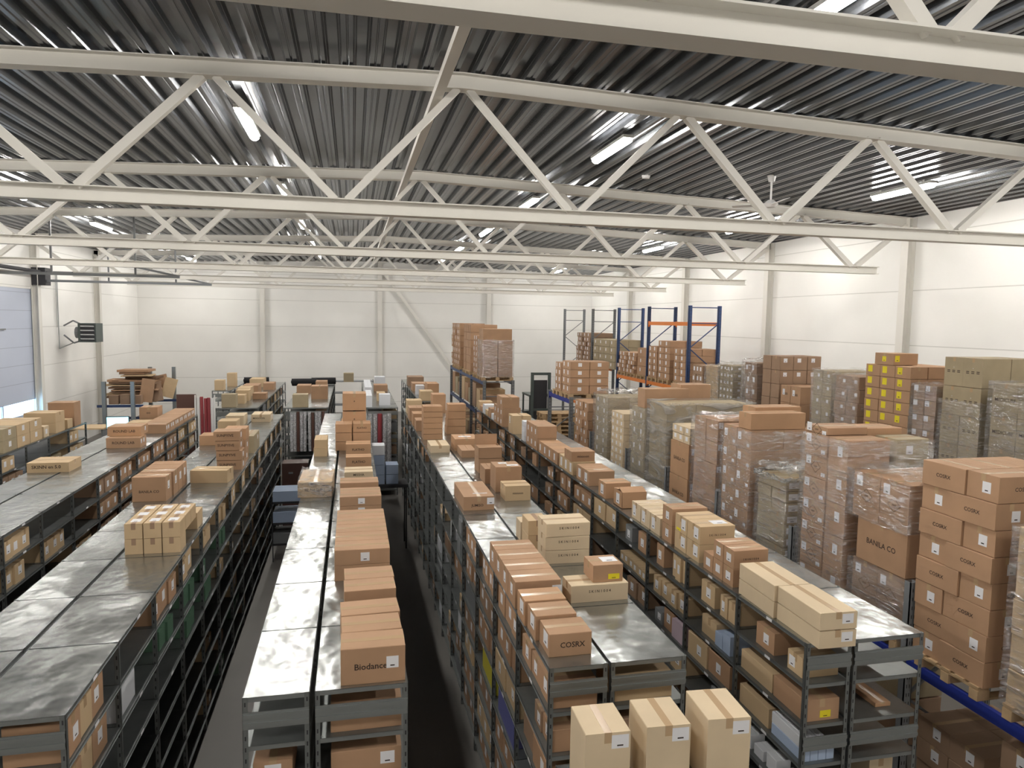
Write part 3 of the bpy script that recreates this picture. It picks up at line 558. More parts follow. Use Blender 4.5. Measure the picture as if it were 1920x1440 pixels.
for b_ in range(4, 14):
    for l_ in range(2, 8):
        if rnd.random() < .5: cell(rB2, 'r', b_, l_, [(rnd.choice([.2, .3, .4]), rnd.uniform(.12, .25), rnd.choice(['kraft', 'olive', 'brown', 'grey_card', 'green_card']), 1)]*rnd.choice([1, 2, 3]), 'left-centre row') if (b_, l_) not in ((4, 3), (5, 2)) else None
# second row from the left: bays counted from the near end
for b_ in range(2, 14):
    for l_ in (1, 2, 3, 4):
        if (b_, l_) in ((5, 1), (6, 1), (6, 2), (4, 2)): continue
        if l_ > 2 and rnd.random() < .5: continue
        cell(rA2, 'r', b_, l_, [(rnd.choice([.24, .3]), rnd.uniform(.2, .27), 'kraft' if b_ < 6 else rnd.choice(['tan', 'tan', 'kraft', 'brown']), 1)]*(4 if b_ != 4 else 3), 'second row from left')
cell(rA2, 'r', 4, 2, [(.25, .24, 'kraft', 1), (.25, .24, 'kraft', 1)], 'second row from left')
for b_ in range(6, 13):
    for l_ in (1, 2, 3):
        if rnd.random() < .75: cell(rZ, 'r', b_, l_, [(.28, .24, rnd.choice(['kraft', 'kraft', 'brown', 'olive']), 1)]*rnd.choice([2, 3]), 'leftmost row')
# behind: insides of the hidden half rows near the ends
for l in range(1, 5): carton(1.95, 2.42, 4.88, 5.3, TOP-LV*l, TOP-LV*l+.2, 'kraft' if l % 2 else 'brown', 'carton inside the near end of the centre-right row, right half, %s shelf' % SHN[l], 'goods inside the racks')
for l in range(4, 5): carton(1.47, 1.80, 4.87, 5.16, TOP-LV*l, TOP-LV*l+.22, 'tan', 'tan carton inside the near end of the centre-right row, left half, %s shelf' % SHN[l], 'goods inside the racks', stick=[('l', .1, .1, .1, .14)], text='COSRX' if l == 1 else None, tsc=.05)
for l, (xa, xb, c_) in enumerate([(4.35, 4.5, 'orange'), (4.33, 4.56, 'kraft'), (4.33, 4.56, 'pale')]):
    carton(xa, xb, 4.95, 5.35, TOP-LV*(l+2), TOP-LV*(l+2)+[.04, .0, .22][l] if l != 1 else TOP-LV*3+.2, c_, 'carton on the open end shelves beside the pallet rack, %s shelf down' % SHN[l+2], 'goods inside the racks') if l != 1 else None
# far shelving bank
FARTOP = False
for r_, ln in ((rX1, 'far left bank'), (rX2, 'far centre bank'), (rX3, 'far white bank'), (rX4, 'far right bank')):
    nx_ = 2 if r_.x1-r_.x0 > 1 else 1
    for b_ in range(r_.nb):
        for ix in range(nx_+1 if FARTOP else 0):
            if rnd.random() < .2 or (ln in ('far left bank', 'far centre bank') and b_ in (6, 7)): continue
            xw = (r_.x1-r_.x0)/(nx_+1); x0 = r_.x0+ix*xw+.02; hh = rnd.choice([.22, .3, .4]); yb = r_.y0+b_*BAY+.05
            c_ = rnd.choice(['tan', 'kraft', 'orange', 'tan'])
            if ln == 'far white bank' and ix == 0: c_ = 'white_card'; hh = .3
            carton(x0, x0+xw-.05, yb, yb+rnd.choice([.45, .8]), 2.6, 2.6+hh, c_, '%s carton on the %s, %s bay back, %s' % ({'tan': 'tan', 'kraft': 'kraft', 'orange': 'orange-tan', 'white_card': 'white'}[c_], ln, ORD[b_], ['left', 'middle', 'right'][ix]), 'cartons on the far shelving')
    for b_ in range(r_.nb):
        for l in range(1, 6): 
            if rnd.random() < .6: carton(r_.x1-.4, r_.x1-.02, r_.y0+b_*BAY+.06, r_.y0+b_*BAY+.9, 2.6-LV*l, 2.6-LV*l+.24, rnd.choice(['brown', 'kraft', 'grey_card', 'olive']))
carton(-.36, .04, 29.3, 29.7, 2.60, 2.96, 'olive', 'square kraft carton standing alone before the back wall')

# ---- pallet loads
def load(pn, x0, x1, y0, y1, z0, layers, col, grp, gap=.012, sticks=(('l', -.15, .1, .09, .12),), txt=None, tsc=.06, flags='', fs=(), nm='carton', face='l', jx=.008):
    """layers: list of (height, nx, ny), bottom first"""
    z = z0; NL = len(layers)
    for k, (h, nx, ny) in enumerate(layers):
        dx, dy = (x1-x0)/nx, (y1-y0)/ny
        for ix in range(nx):
            for iy in range(ny):
                if ix > 0 and iy > 0 and k < NL-1: continue
                jx_ = jit(jx); jy_ = jit(jx*.5)
                st = []
                if ix == 0: st += [s for s in sticks]
                if iy == 0: st += [s for s in fs]
                fl_ = ORD[NL-1-k] if NL-1-k else 'top'
                pos = ('near' if iy == 0 else 'far' if iy == ny-1 else 'middle')+('-left' if ix == 0 else '-right' if ix == nx-1 else '-centre' if nx == 3 else ' inner%d' % ix)
                if nx > 4 or ny > 4: pos = '%s from near, %s from left' % (ORD[iy], ORD[ix])
                c_ = col if isinstance(col, str) else col[k % len(col)]
                lab = '%s %s, %s position, %s' % ({'olive': 'dull kraft', 'white_card': 'white'}.get(c_, c_), nm, pos, pn)+(', top layer' if k == NL-1 else ', %s layer down' % fl_)
                carton(x0+ix*dx+gap/2+jx_, x0+(ix+1)*dx-gap/2+jx_, y0+iy*dy+gap/2+jy_, y0+(iy+1)*dy-gap/2+jy_, z, z+h-.005, c_, lab, grp, stick=st, text=txt if ix == 0 else None, face=face, tsc=tsc, flags=flags if ix == 0 else '')
        z += h
    return z
FB, GB = 1.644, 1.644
# second pallet of the near rack: brick-laid cartons with black lettering
z = FB
for k in range(8):
    h = .263; ym = 5.44; g = 'brick-laid cartons on the lettered pallet'; ln = ORD[7-k] if k < 7 else 'top'
    lab = lambda s: 'tan carton, %s, %s layer of the black-lettered pallet' % (s, 'top' if k == 7 else ORD[7-k])
    A = (k % 2 == 1); j = jit(.012)
    if A:
        for n_ in range(2): carton(6.0+.555*n_+j, 6.55+.555*n_+j, 5.44, 5.80, z, z+h-.003, 'tan', lab('near %s' % ['left', 'right'][n_]), g, stick=[('l', .12, .0, .095, .11)] if n_ == 0 else None, text='COSRX', face='f', tsc=.055, tape=1)
        for n_ in range(3): (n_ == 0 or k == 7) and carton(6.0+.37*n_-j, 6.365+.37*n_-j, 5.81, 6.35, z, z+h-.003, 'tan', lab('far %s' % ['left', 'middle', 'right'][n_]), g, text='COSRX' if n_ == 0 else None, face='l', tsc=.055)
    else:
        for n_ in range(3): carton(6.0+.37*n_-j, 6.365+.37*n_-j, 5.44, 5.98, z, z+h-.003, 'tan', lab('near %s' % ['left', 'middle', 'right'][n_]), g, stick=[('f', .15, .0, .10, .11)], text='COSRX' if n_ == 0 else None, face='l', tsc=.055)
        carton(6.0+j, 6.55+j, 5.99, 6.35, z, z+h-.003, 'tan', lab('far left'), g, stick=[('l', .1, .0, .095, .11)])
    z += h
load('wrapped pallet at the right picture edge', 6.0, 7.15, 4.40, 5.20, FB, [(.34, 3, 2)]*5, 'kraft', 'wrapped cartons', sticks=())
# third: large wrapped boxes
load('low layers of the diamond-marked pallet', 6.02, 7.15, 6.53, 7.38, FB, [(.16, 2, 2), (.54, 2, 2)], 'brown', 'big wrapped cartons', sticks=(('l', -.28, .28, .09, .11),), flags='X')
carton(6.02, 7.05, 6.53, 7.32, 2.346, 2.86, 'tan', 'very large tan lettered carton in the middle of the near wrapped pallet', 'big wrapped cartons', text='BANILA CO', face='l', tsc=.09)
load('upper block of the diamond-marked pallet', 6.0, 7.15, 6.52, 7.42, 2.862, [(.55, 2, 2)], 'tan', 'big wrapped cartons', sticks=(('l', -.28, .3, .10, .12),), flags='X')
# fourth
load('far stack of the tall stretch-wrapped pallet', 6.0, 6.6, 7.94, 8.40, FB, [(.30, 1, 1)]*7+[(.10, 1, 1)], 'tan', 'wrapped cartons', sticks=(('l', -.34, .25, .10, .11), ('l', .34, -.3, .08, .05)), flags='X')
load('near stack of the tall stretch-wrapped pallet', 6.0, 6.62, 7.55, 7.92, FB, [(.42, 1, 1)]*5, 'tan', 'wrapped cartons', sticks=(('l', .1, .1, .09, .13),))
load('pale right stack of the tall stretch-wrapped pallet', 6.72, 7.2, 7.55, 7.95, FB, [(.35, 1, 1)]*6, 'olive', 'wrapped cartons', sticks=(), fs=(('f', -.1, .1, .10, .11),))
carton(6.62, 7.15, 7.98, 8.40, 3.3, 3.82, 'orange', 'large light-topped tan carton at the back of the tall stretch-wrapped pallet', 'wrapped cartons')
load('short pallet of pale flat cartons', 6.0, 7.05, 8.78, 9.48, FB, [(.165, 2, 2)]*8, 'olive', 'flat cartons on the short pallet', sticks=(), fs=(('f', -.25, .0, .16, .09),))
load('tan pallet behind the short one', 6.0, 7.15, 9.73, 10.56, FB, [(.315, 2, 2)]*6, 'tan', 'tan pallet cartons', sticks=(('l', -.32, .1, .09, .12), ('l', .3, -.3, .07, .05)))
carton(6.0, 6.95, 9.75, 10.1, 3.534, 3.79, 'orange', 'long tan carton lying across the top of the tan pallet'); carton(6.3, 7.12, 10.12, 10.5, 3.534, 3.84, 'orange', 'second long tan carton behind on the tan pallet'); 
load('film-wrapped pallet mid rack', 6.0, 7.15, 10.76, 11.58, FB, [(.378, 2, 2)]*5, 'tan', 'tan pallet cartons', sticks=(), fs=(('f', -.4, .3, .08, .1),))
load('pallet of two big lettered cartons', 6.0, 7.1, 11.77, 12.53, FB, [(.65, 1, 1)]*2, 'orange', 'tan pallet cartons', sticks=(), txt='BANILA CO', tsc=.09, fs=(('f', -.42, .3, .06, .12),))
load('small pale boxes on the big lettered cartons', 6.02, 6.9, 11.78, 12.52, 2.944, [(.155, 2, 3)]*2, 'pale', 'small pale boxes', sticks=(('l', 0, .1, .09, .08),))
load('grey film-shrouded pallet', 6.02, 7.9, 12.78, 13.60, FB, [(.48, 3, 2)]*4, 'olive', 'shrouded cartons', sticks=())
load('column pallet behind the shrouded one', 6.0, 7.1, 13.80, 14.50, FB, [(.345, 2, 2)]*5, 'olive', 'column pallet cartons', sticks=(('l', -.1, .0, .07, .10),))
carton(6.0, 7.0, 13.82, 14.2, 3.37, 3.78, 'tan', 'large tan carton crowning the column pallet'); carton(6.9, 7.6, 14.0, 14.5, 3.37, 3.85, 'tan', 'large tan carton behind the shrouded pallet')
load('pale pallet mid rack', 6.0, 7.1, 14.98, 15.75, FB, [(.162, 2, 3)]*9, 'pale', 'pale pallet cartons', sticks=(('l', -.1, .0, .07, .08),))
load('twisted-film pallet', 6.0, 7.1, 16.02, 16.90, FB, [(.245, 2, 2)]*7, 'olive', 'wrapped cartons far', sticks=(('l', -.1, .1, .07, .10),))
load('ragged far pallet', 6.0, 7.1, 17.5, 18.6, FB, [(.235, 2, 3)]*6, 'tan', 'ragged pallet cartons', sticks=(('l', -.1, .1, .07, .10),), jx=.05)
load('raised pallet of four layers', 6.0, 7.15, 19.08, 19.88, 3.13, [(.23, 2, 2)]*4, 'tan', 'raised pallet cartons', sticks=(('l', -.1, .1, .08, .12),), fs=(('f', 0, .1, .11, .10),))
load('narrow raised pallet', 6.0, 6.6, 20.0, 20.6, 3.13, [(.21, 1, 2)]*4, 'tan', 'raised pallet cartons', sticks=(('l', -.1, .1, .08, .12),))
# floor-level goods under the near rack
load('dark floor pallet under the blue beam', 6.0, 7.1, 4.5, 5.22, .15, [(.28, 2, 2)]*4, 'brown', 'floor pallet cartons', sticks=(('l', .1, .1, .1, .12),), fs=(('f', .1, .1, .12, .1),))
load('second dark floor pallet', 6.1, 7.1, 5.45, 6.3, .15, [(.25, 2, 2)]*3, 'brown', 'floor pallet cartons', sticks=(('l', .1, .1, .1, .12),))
# ---- wall-side rack (X 10.2)
def gl(pn, y0, y1, top, nl, nx, ny, col, **k):
    base = k.pop('base', GB); h = (top-base)/nl
    load(pn, 10.2, k.pop('x1', 11.35), y0, y1, base, [(h, nx, ny)]*nl, col, 'cartons of the wall-side rack', **k)
gl('wall rack pallet by the right picture edge', 8.55, 9.5, 4.28, 5, 2, 2, 'olive', sticks=(), txt='MEDICUBE', tsc=.08)
gl('tallest wall rack pallet', 9.70, 10.50, 4.66, 6, 2, 2, 'olive', sticks=(('l', 0, .15, .01, .01),), txt='= = =', tsc=.12)
gl('slim wrapped wall rack pallet', 10.62, 11.15, 4.11, 9, 3, 2, 'brown', sticks=(('l', -.3, .3, .1, .1),), fs=(('f', .2, .2, .1, .1),))
gl('yellow-labelled wall rack pallet', 11.24, 12.44, 4.42, 12, 3, 3, 'tan', sticks=(('l', -.2, .1, .12, .13, 'yellow'),), fs=())
carton(10.2, 10.75, 11.7, 12.2, 4.42, 4.65, 'tan', 'single yellow-labelled carton topping the wall rack pallets', 'cartons of the wall-side rack', stick=[('f', -.35, .05, .10, .12, 'yellow'), ('l', 0, 0, .1, .1, 'yellow')])
gl('loosely wrapped wall rack pallet', 12.62, 13.36, 4.12, 9, 2, 2, 'brown', jx=.03, sticks=(('l', .2, .1, .08, .07),))
gl('greyish wrapped wall rack pallet', 13.46, 14.12, 4.18, 9, 2, 2, 'olive', sticks=(('l', .1, .1, .07, .07),))
gl('square-box wall rack pallet', 14.55, 15.33, 3.73, 5, 2, 2, 'tan', sticks=(('l', -.2, .1, .09, .14),), txt='ABIB', tsc=.08)
gl('broad high wall rack pallet', 15.42, 16.15, 4.41, 8, 3, 2, 'brown', sticks=(), fs=(('f', -.1, .2, .1, .1),))
gl('torn-film wall rack pallet', 16.4, 16.95, 4.18, 8, 2, 2, 'brown', jx=.03)
gl('small-box wrapped wall rack pallet', 17.56, 18.30, 4.03, 12, 3, 4, 'olive', sticks=(('l', 0, .1, .08, .07),), fs=(('f', 0, .1, .08, .06),))
gl('tall kraft wall rack pallet', 18.36, 19.10, 3.95, 5, 2, 2, 'kraft', sticks=())
gl('narrow crate-like wall rack pallet', 19.28, 19.92, 3.93, 8, 2, 3, 'brown', jx=.03)
OB = 3.29
gl('pallet on the orange beam beside the big blue upright', 20.46, 21.28, 4.37, 5, 2, 2, 'tan', base=OB); gl('tallest pallet on the orange beam', 21.58, 22.50, 4.59, 6, 2, 2, 'tan', base=OB)
gl('third pallet on the orange beam', 22.58, 23.32, 4.38, 5, 2, 2, 'tan', base=OB); gl('fourth pallet on the orange beam', 23.5, 24.3, 4.28, 3, 1, 1, 'tan', base=OB); gl('fifth low pallet on the orange beam', 24.5, 26.2, 4.06, 5, 2, 4, 'tan', base=OB, jx=.05)
gl('broad olive pallet past the orange beam', 26.6, 29.2, 4.48, 4, 2, 4, 'olive', base=OB); gl('ragged pallet in the far corner rack', 29.6, 31.6, 4.7, 7, 3, 4, 'brown', base=OB, jx=.06)

EYS = [23.45, 24.3, 25.15, 26.1, 26.95, 27.8, 28.8, 29.65, 30.5]
# ---- free-standing pallet rack behind the rightmost shelving (X 4.3)
def el(pn, y0, y1, top, nl, nx, ny, col, base=3.27, **k):
    h = (top-base)/nl; load(pn, 4.3, 5.32, y0, y1, base, [(h, nx, ny)]*nl, col, 'cartons on the free-standing pallet rack', **k)
el('front pallet of the rack mid hall', 23.5, 24.35, 4.5, 2, 2, 2, 'tan', sticks=()); carton(4.3, 5.3, 23.5+.05, 24.3, 4.5, 4.89, 'tan', 'broad tan carton crowning the front pallet of the rack mid hall')
el('second pallet of the rack mid hall', 24.6, 25.5, 4.64, 7, 2, 2, 'tan'); el('third pallet of the rack mid hall', 26.12, 27.8, 5.02, 6, 2, 3, 'tan', sticks=()); el('fourth pallet of the rack mid hall', 28.82, 31.2, 5.05, 7, 2, 4, 'tan', jx=.03)
for y_ in range(9): carton(4.35, 5.25, EYS[y_], EYS[y_]+.74, 2.03, 2.6+.3*((y_*7) % 3)/2, ['tan', 'kraft', 'brown', 'olive'][y_ % 4], '%s cartons block on the middle level of the rack mid hall, %s bay back' % (['tan', 'kraft', 'brown', 'dull'][y_ % 4], ORD[y_]))
for y_ in range(9): carton(4.35, 5.25, EYS[y_], EYS[y_]+.74, 0.02, 1.3, ['brown', 'kraft', 'tan'][y_ % 3], 'large carton block at floor level of the rack mid hall, %s bay back' % ORD[y_])

for k, y_ in enumerate([7.0, 8.9, 10.9, 12.9, 14.85, 16.1]):  # filler cartons added to stop light leaking in beneath the near rack
    for l in range(2): carton(6.1, 7.1, y_, y_+1.2, .02+.6*l, .60+.6*l, ['brown', 'olive'][(k+l) % 2], 'added light-blocking carton on the floor under the near pallet rack, %s from the viewer, %s' % (ORD[k], ['lower', 'upper'][l]))
for k in range(13):  # more filler, added to keep the space below the wall-side rack dark
    for l in range(2): carton(10.3, 11.3, 8.7+.9*k, 9.5+.9*k, .02+.6*l, .6+.6*l, ['brown', 'olive', 'kraft'][(k+l) % 3], 'added light-blocking carton on the floor under the wall-side rack, %s along, %s' % (ORD[k], ['lower', 'upper'][l]))

g = 'cartons on the far shelving'
for (x0, x1, y0, y1, h, c_, lb) in [(-1.69, -1.27, 21.04, 21.5, .36, 'olive', 'dull kraft carton at the near left corner of the far centre bank'), (-1.28, -.78, 23.03, 23.6, .42, 'tan', 'large tan carton on the right of the far centre bank'), (-1.85, -1.4, 24.8, 25.5, .28, 'tan', 'tan carton with ruffled top on the far centre bank'), (-1.3, -.9, 26.2, 26.8, .3, 'tan', 'tan carton before the black rolls of the far centre bank'),
    (-3.63, -3.24, 21.22, 21.55, .37, 'olive', 'greyish carton at the near left corner of the far left bank'), (-3.45, -3.12, 22.0, 22.4, .26, 'kraft', 'small kraft carton second along the far left bank'), (-3.48, -3.10, 22.75, 23.3, .33, 'kraft', 'kraft carton in the far left bank line'), (-3.05, -2.65, 23.18, 23.65, .19, 'tan', 'flat tan carton at the aisle edge of the far left bank'), (-3.6, -3.2, 23.7, 24.6, .3, 'kraft', 'long kraft carton behind the far left bank line'), (-3.6, -3.1, 24.9, 25.8, .28, 'tan', 'long tan carton further along the far left bank'), (-3.09, -2.73, 26.21, 26.9, .24, 'tan', 'tan carton near the back of the far left bank'), (-3.69, -3.2, 27.3, 28.1, .30, 'kraft', 'kraft carton just before the black roll, far left bank'),
    (.38, .55, 20.86, 22.6, .34, 'white_card', 'tall narrow white carton at the near left of the white bank'), (.38, .60, 22.8, 25.7, .40, 'white_card', 'long white carton row on the left edge of the white bank'), (.77, 1.09, 21.23, 21.6, .33, 'white_card', 'white carton with peaked lid on the right of the white bank'), (.74, 1.0, 22.4, 23.0, .25, 'kraft', 'kraft carton behind the peaked white one'), (.73, 1.21, 25.37, 26.0, .23, 'tan', 'tan carton in the middle of the white bank'), (.84, 1.25, 28.2, 28.7, .3, 'white_card', 'white carton at the back of the white bank'),
    (2.1, 2.5, 22.4, 23.0, .30, 'kraft', 'kraft carton at the near left of the far right bank'), (2.12, 2.4, 24.2, 24.6, .32, 'white_card', 'white carton on the far right bank'), (2.42, 2.8, 23.4, 24.2, .45, 'orange', 'tall orange-tan carton on the far right bank'), (2.1, 2.8, 25.4, 26.2, .28, 'tan', 'wide tan carton on the far right bank'), (2.1, 2.7, 27.5, 28.3, .35, 'brown', 'brown carton at the back of the far right bank'),
    (-4.7, -4.4, 26.2, 26.6, .35, 'kraft', 'kraft carton on the narrow far run, nearer'), (-4.5, -4.2, 27.5, 27.9, .50, 'kraft', 'kraft carton on the narrow far run, farther')]:
    carton(x0, x1, y0, y1, 2.6, 2.6+h, c_, lb, g)
for k in range(3): carton(-9.6+.42*k, -9.25+.42*k, 31.2, 31.5, 1.56, 1.92+.04*(k % 2), 'brown', 'crumpled brown carton in front of the back left heap, %s' % ['left', 'middle', 'right'][k], 'cartons before the heap', flags='O')
carton(-5.35, -4.85, 21.9, 22.4, 2.04, 2.3, 'tan', 'tan carton on the packing table behind the left rows'); carton(-5.95, -5.5, 21.9, 22.2, 2.04, 2.2, 'blue_card', 'pale blue box on the packing table', None, name='product_box', cat='box')
D_ = 'centre-right row'
cell(rD1, 'l', 0, 1, [(.28, .2, 'tan', 1), (.3, .19, 'tan', 1), (.3, .2, 'tan', 1)], D_); cell(rD1, 'l', 0, 2, [(.26, .18, 'tan', 1), (.2, .18, 'brown', 1)], D_); cell(rD1, 'l', 0, 3, [(.45, .24, 'tan', 1), (.4, .2, 'brown', 0)], D_)
cell(rD1, 'l', 1, 1, [(.3, .24, 'tan', 1)]*3, D_); cell(rD1, 'l', 1, 2, [(.3, .24, 'tan', 1)]*3, D_); cell(rD1, 'l', 1, 3, [(.48, .24, 'kraft', 1)]*2, D_); cell(rD1, 'l', 1, 4, [(-.1, 0, 0, 0), (.7, .27, 'violet_card', 0)], D_)
cell(rD1, 'l', 2, 1, [(.2, .25, 'tan', 1)]*4, D_); cell(rD1, 'l', 2, 2, [(.3, .25, 'brown', 1)]*3, D_); cell(rD1, 'l', 2, 3, [(.3, .24, 'tan', 1)]*3, D_); cell(rD1, 'l', 2, 4, [(.68, .3, 'yellow_card', 0)], D_)
cell(rD1, 'l', 3, 1, [(.3, .25, 'tan', 1)]*3, D_); cell(rD1, 'l', 3, 2, [(.2, .25, 'tan', 1)]*4, D_); cell(rD1, 'l', 3, 3, [(.45, .25, 'grey_card', 0)]*2, D_); cell(rD1, 'l', 3, 4, [(.3, .25, 'brown', 1)]*3, D_)
for b_ in range(4):
    for l_ in (5, 6, 7): cell(rD1, 'l', b_, l_, [(.3, .24, ['tan', 'brown', 'kraft'][(b_+l_) % 3], 1)]*3, D_)


# ------------------------------------------------------------------ which cartons show largest
def visible_counts():
    nx, ny = 320, 240
    px = (np.arange(nx)+0.5)/nx*1920; py = (np.arange(ny)+0.5)/ny*1440
    PX, PY = np.meshgrid(px, py)
    r, u, d = np.array(CR), np.array(CU), np.array(CD)
    D = d[None]+(PX.ravel()[:, None]-960)/FPX*r-(PY.ravel()[:, None]-720)/FPX*u
    O = np.array([0, 0, CAMZ]); best = np.full(len(D), 1e9); who = np.full(len(D), -1)
    inv = 1.0/D
    boxes = [(c['x0'], c['x1'], c['y0'], c['y1'], c['z0'], c['z1'], i) for i, c in enumerate(CT)]
    boxes += [(q.x0, q.x1, q.y0, q.y0+q.nb*BAY, TOP-0.035, TOP, -2) for q in RUNS]
    for bx in boxes:
        t1 = (np.array([bx[0], bx[2], bx[4]])-O)*inv; t2 = (np.array([bx[1], bx[3], bx[5]])-O)*inv
        tn = np.minimum(t1, t2).max(1); tf = np.maximum(t1, t2).min(1)
        h = (tn < tf) & (tn > 0) & (tn < best); best[h] = tn[h]; who[h] = bx[6]
    cnt = np.zeros(len(CT), int)
    for i in who[who >= 0]: cnt[i] += 1
    return cnt
CNT = visible_counts()
order = sorted(range(len(CT)), key=lambda i: -CNT[i])
keep, perkind = set(), {}
for i in order:
    k = CT[i]['name']
    if CNT[i] > 0 and perkind.get(k, 0) < 300: keep.add(i); perkind[k] = perkind.get(k, 0)+1
print('CARTONS', len(CT), 'visible', int((CNT > 0).sum()), 'individual', perkind)

def carton_profile(w, h, bev=0.004):
    return [(-w/2, 0), (w/2, 0), (w/2, h-bev), (w/2-bev, h), (0.004, h), (0, h-0.006), (-0.004, h), (-w/2+bev, h), (-w/2, h-bev)]
def carton_body(b, W, D, h, mi=0, fn=None):
    """W along x, D along y; seam along the longer side"""
    n = len(b.v)
    if W >= D: b.prism(carton_profile(D, h), (-W/2, 0, 0), (1, 0, 0), (0, 1, 0), (0, 0, 1), W, mi)
    else: b.prism(carton_profile(W, h), (0, D/2, 0), (0, -1, 0), (1, 0, 0), (0, 0, 1), D, mi)
def face_frame(face, W, D, h):
    """origin at the centre of a face, u (right), v (up), n (out)"""
    return {'f': (Vector((0, -D/2, h/2)), Vector((1, 0, 0)), Vector((0, 0, 1)), Vector((0, -1, 0)), W, h),
            'l': (Vector((-W/2, 0, h/2)), Vector((0, -1, 0)), Vector((0, 0, 1)), Vector((-1, 0, 0)), D, h),
            'r': (Vector((W/2, 0, h/2)), Vector((0, 1, 0)), Vector((0, 0, 1)), Vector((1, 0, 0)), D, h),
            't': (Vector((0, 0, h)), Vector((1, 0, 0)), Vector((0, 1, 0)), Vector((0, 0, 1)), W, D)}[face]
def patch(b, face, W, D, h, cu, cv, sw, sh, off=0.0015, mi=0):
    o, u, v, n, fw, fh = face_frame(face, W, D, h); c = o+u*cu*fw+v*cv*fh
    b.prism([(-sw/2, -sh/2), (sw/2, -sh/2), (sw/2, sh/2), (-sw/2, sh/2)], c-n*0.0005, n, u, v, off+0.0005, mi)
TX = {}
def text_mesh(word, mt='ink'):
    if (word, mt) in TX: return TX[(word, mt)]
    cu = bpy.data.curves.new('print', 'FONT'); cu.body = word; cu.align_x = 'CENTER'; cu.align_y = 'CENTER'; cu.resolution_u = 2
    cu.offset = 0.014
    o = bpy.data.objects.new('tmp', cu); C.objects.link(o)
    me = bpy.data.meshes.new_from_object(o.evaluated_get(bpy.context.evaluated_depsgraph_get()))
    bpy.data.objects.remove(o); me.materials.clear(); me.materials.append(G[mt]); TX[(word, mt)] = me; return me
for k_ in ('COSRX', 'Biodance', 'BANILA CO', 'SKIN1004', 'JUMISO', 'NUMBUZIN', 'BY WISHTREND', 'NEEDLY', 'CELLFUSION'): pass
def put_text(word, face, W, D, h, size, parent, cu=0, cv=0, mt='ink', nm='printed_logo'):
    o_, u, v, n, fw, fh = face_frame(face, W, D, h); me = text_mesh(word, mt)
    p = o_+u*cu*fw+v*cv*fh+n*0.0012
    R = Matrix((u, v, n)).transposed()
    o = link(nm, me, parent); o.location = p; o.rotation_euler = R.to_euler(); o.scale = (size, size, size); return o
def diamond(b, face, W, D, h, cu, cv, s):
    o, u, v, n, fw, fh = face_frame(face, W, D, h); c = o+u*cu*fw+v*cv*fh+n*0.001
    for k in range(4):
        p = [c+u*s*1.25, c+v*s, c-u*s*1.25, c-v*s]; b.bar(p[k], p[(k+1) % 4], 0.010, 0.001, up=n)
    b.bar(c-u*s*0.4, c+u*s*0.4, 0.02, 0.001, up=n)
STUFF = MB(); SM = ['tan', 'orange', 'brown', 'kraft', 'pale', 'olive', 'white_card', 'blue_card', 'pink_card', 'green_card', 'violet_card', 'yellow_card', 'grey_card', 'paper', 'tape', 'yellow']
def xform(b, n0, ox, oy, oz, rz):
    ca, sa = math.cos(rz), math.sin(rz)
    for i in range(n0, len(b.v)):
        x, y, z = b.v[i]; b.v[i] = (ox+x*ca-y*sa, oy+x*sa+y*ca, oz+z)
TAPEW = 0.05
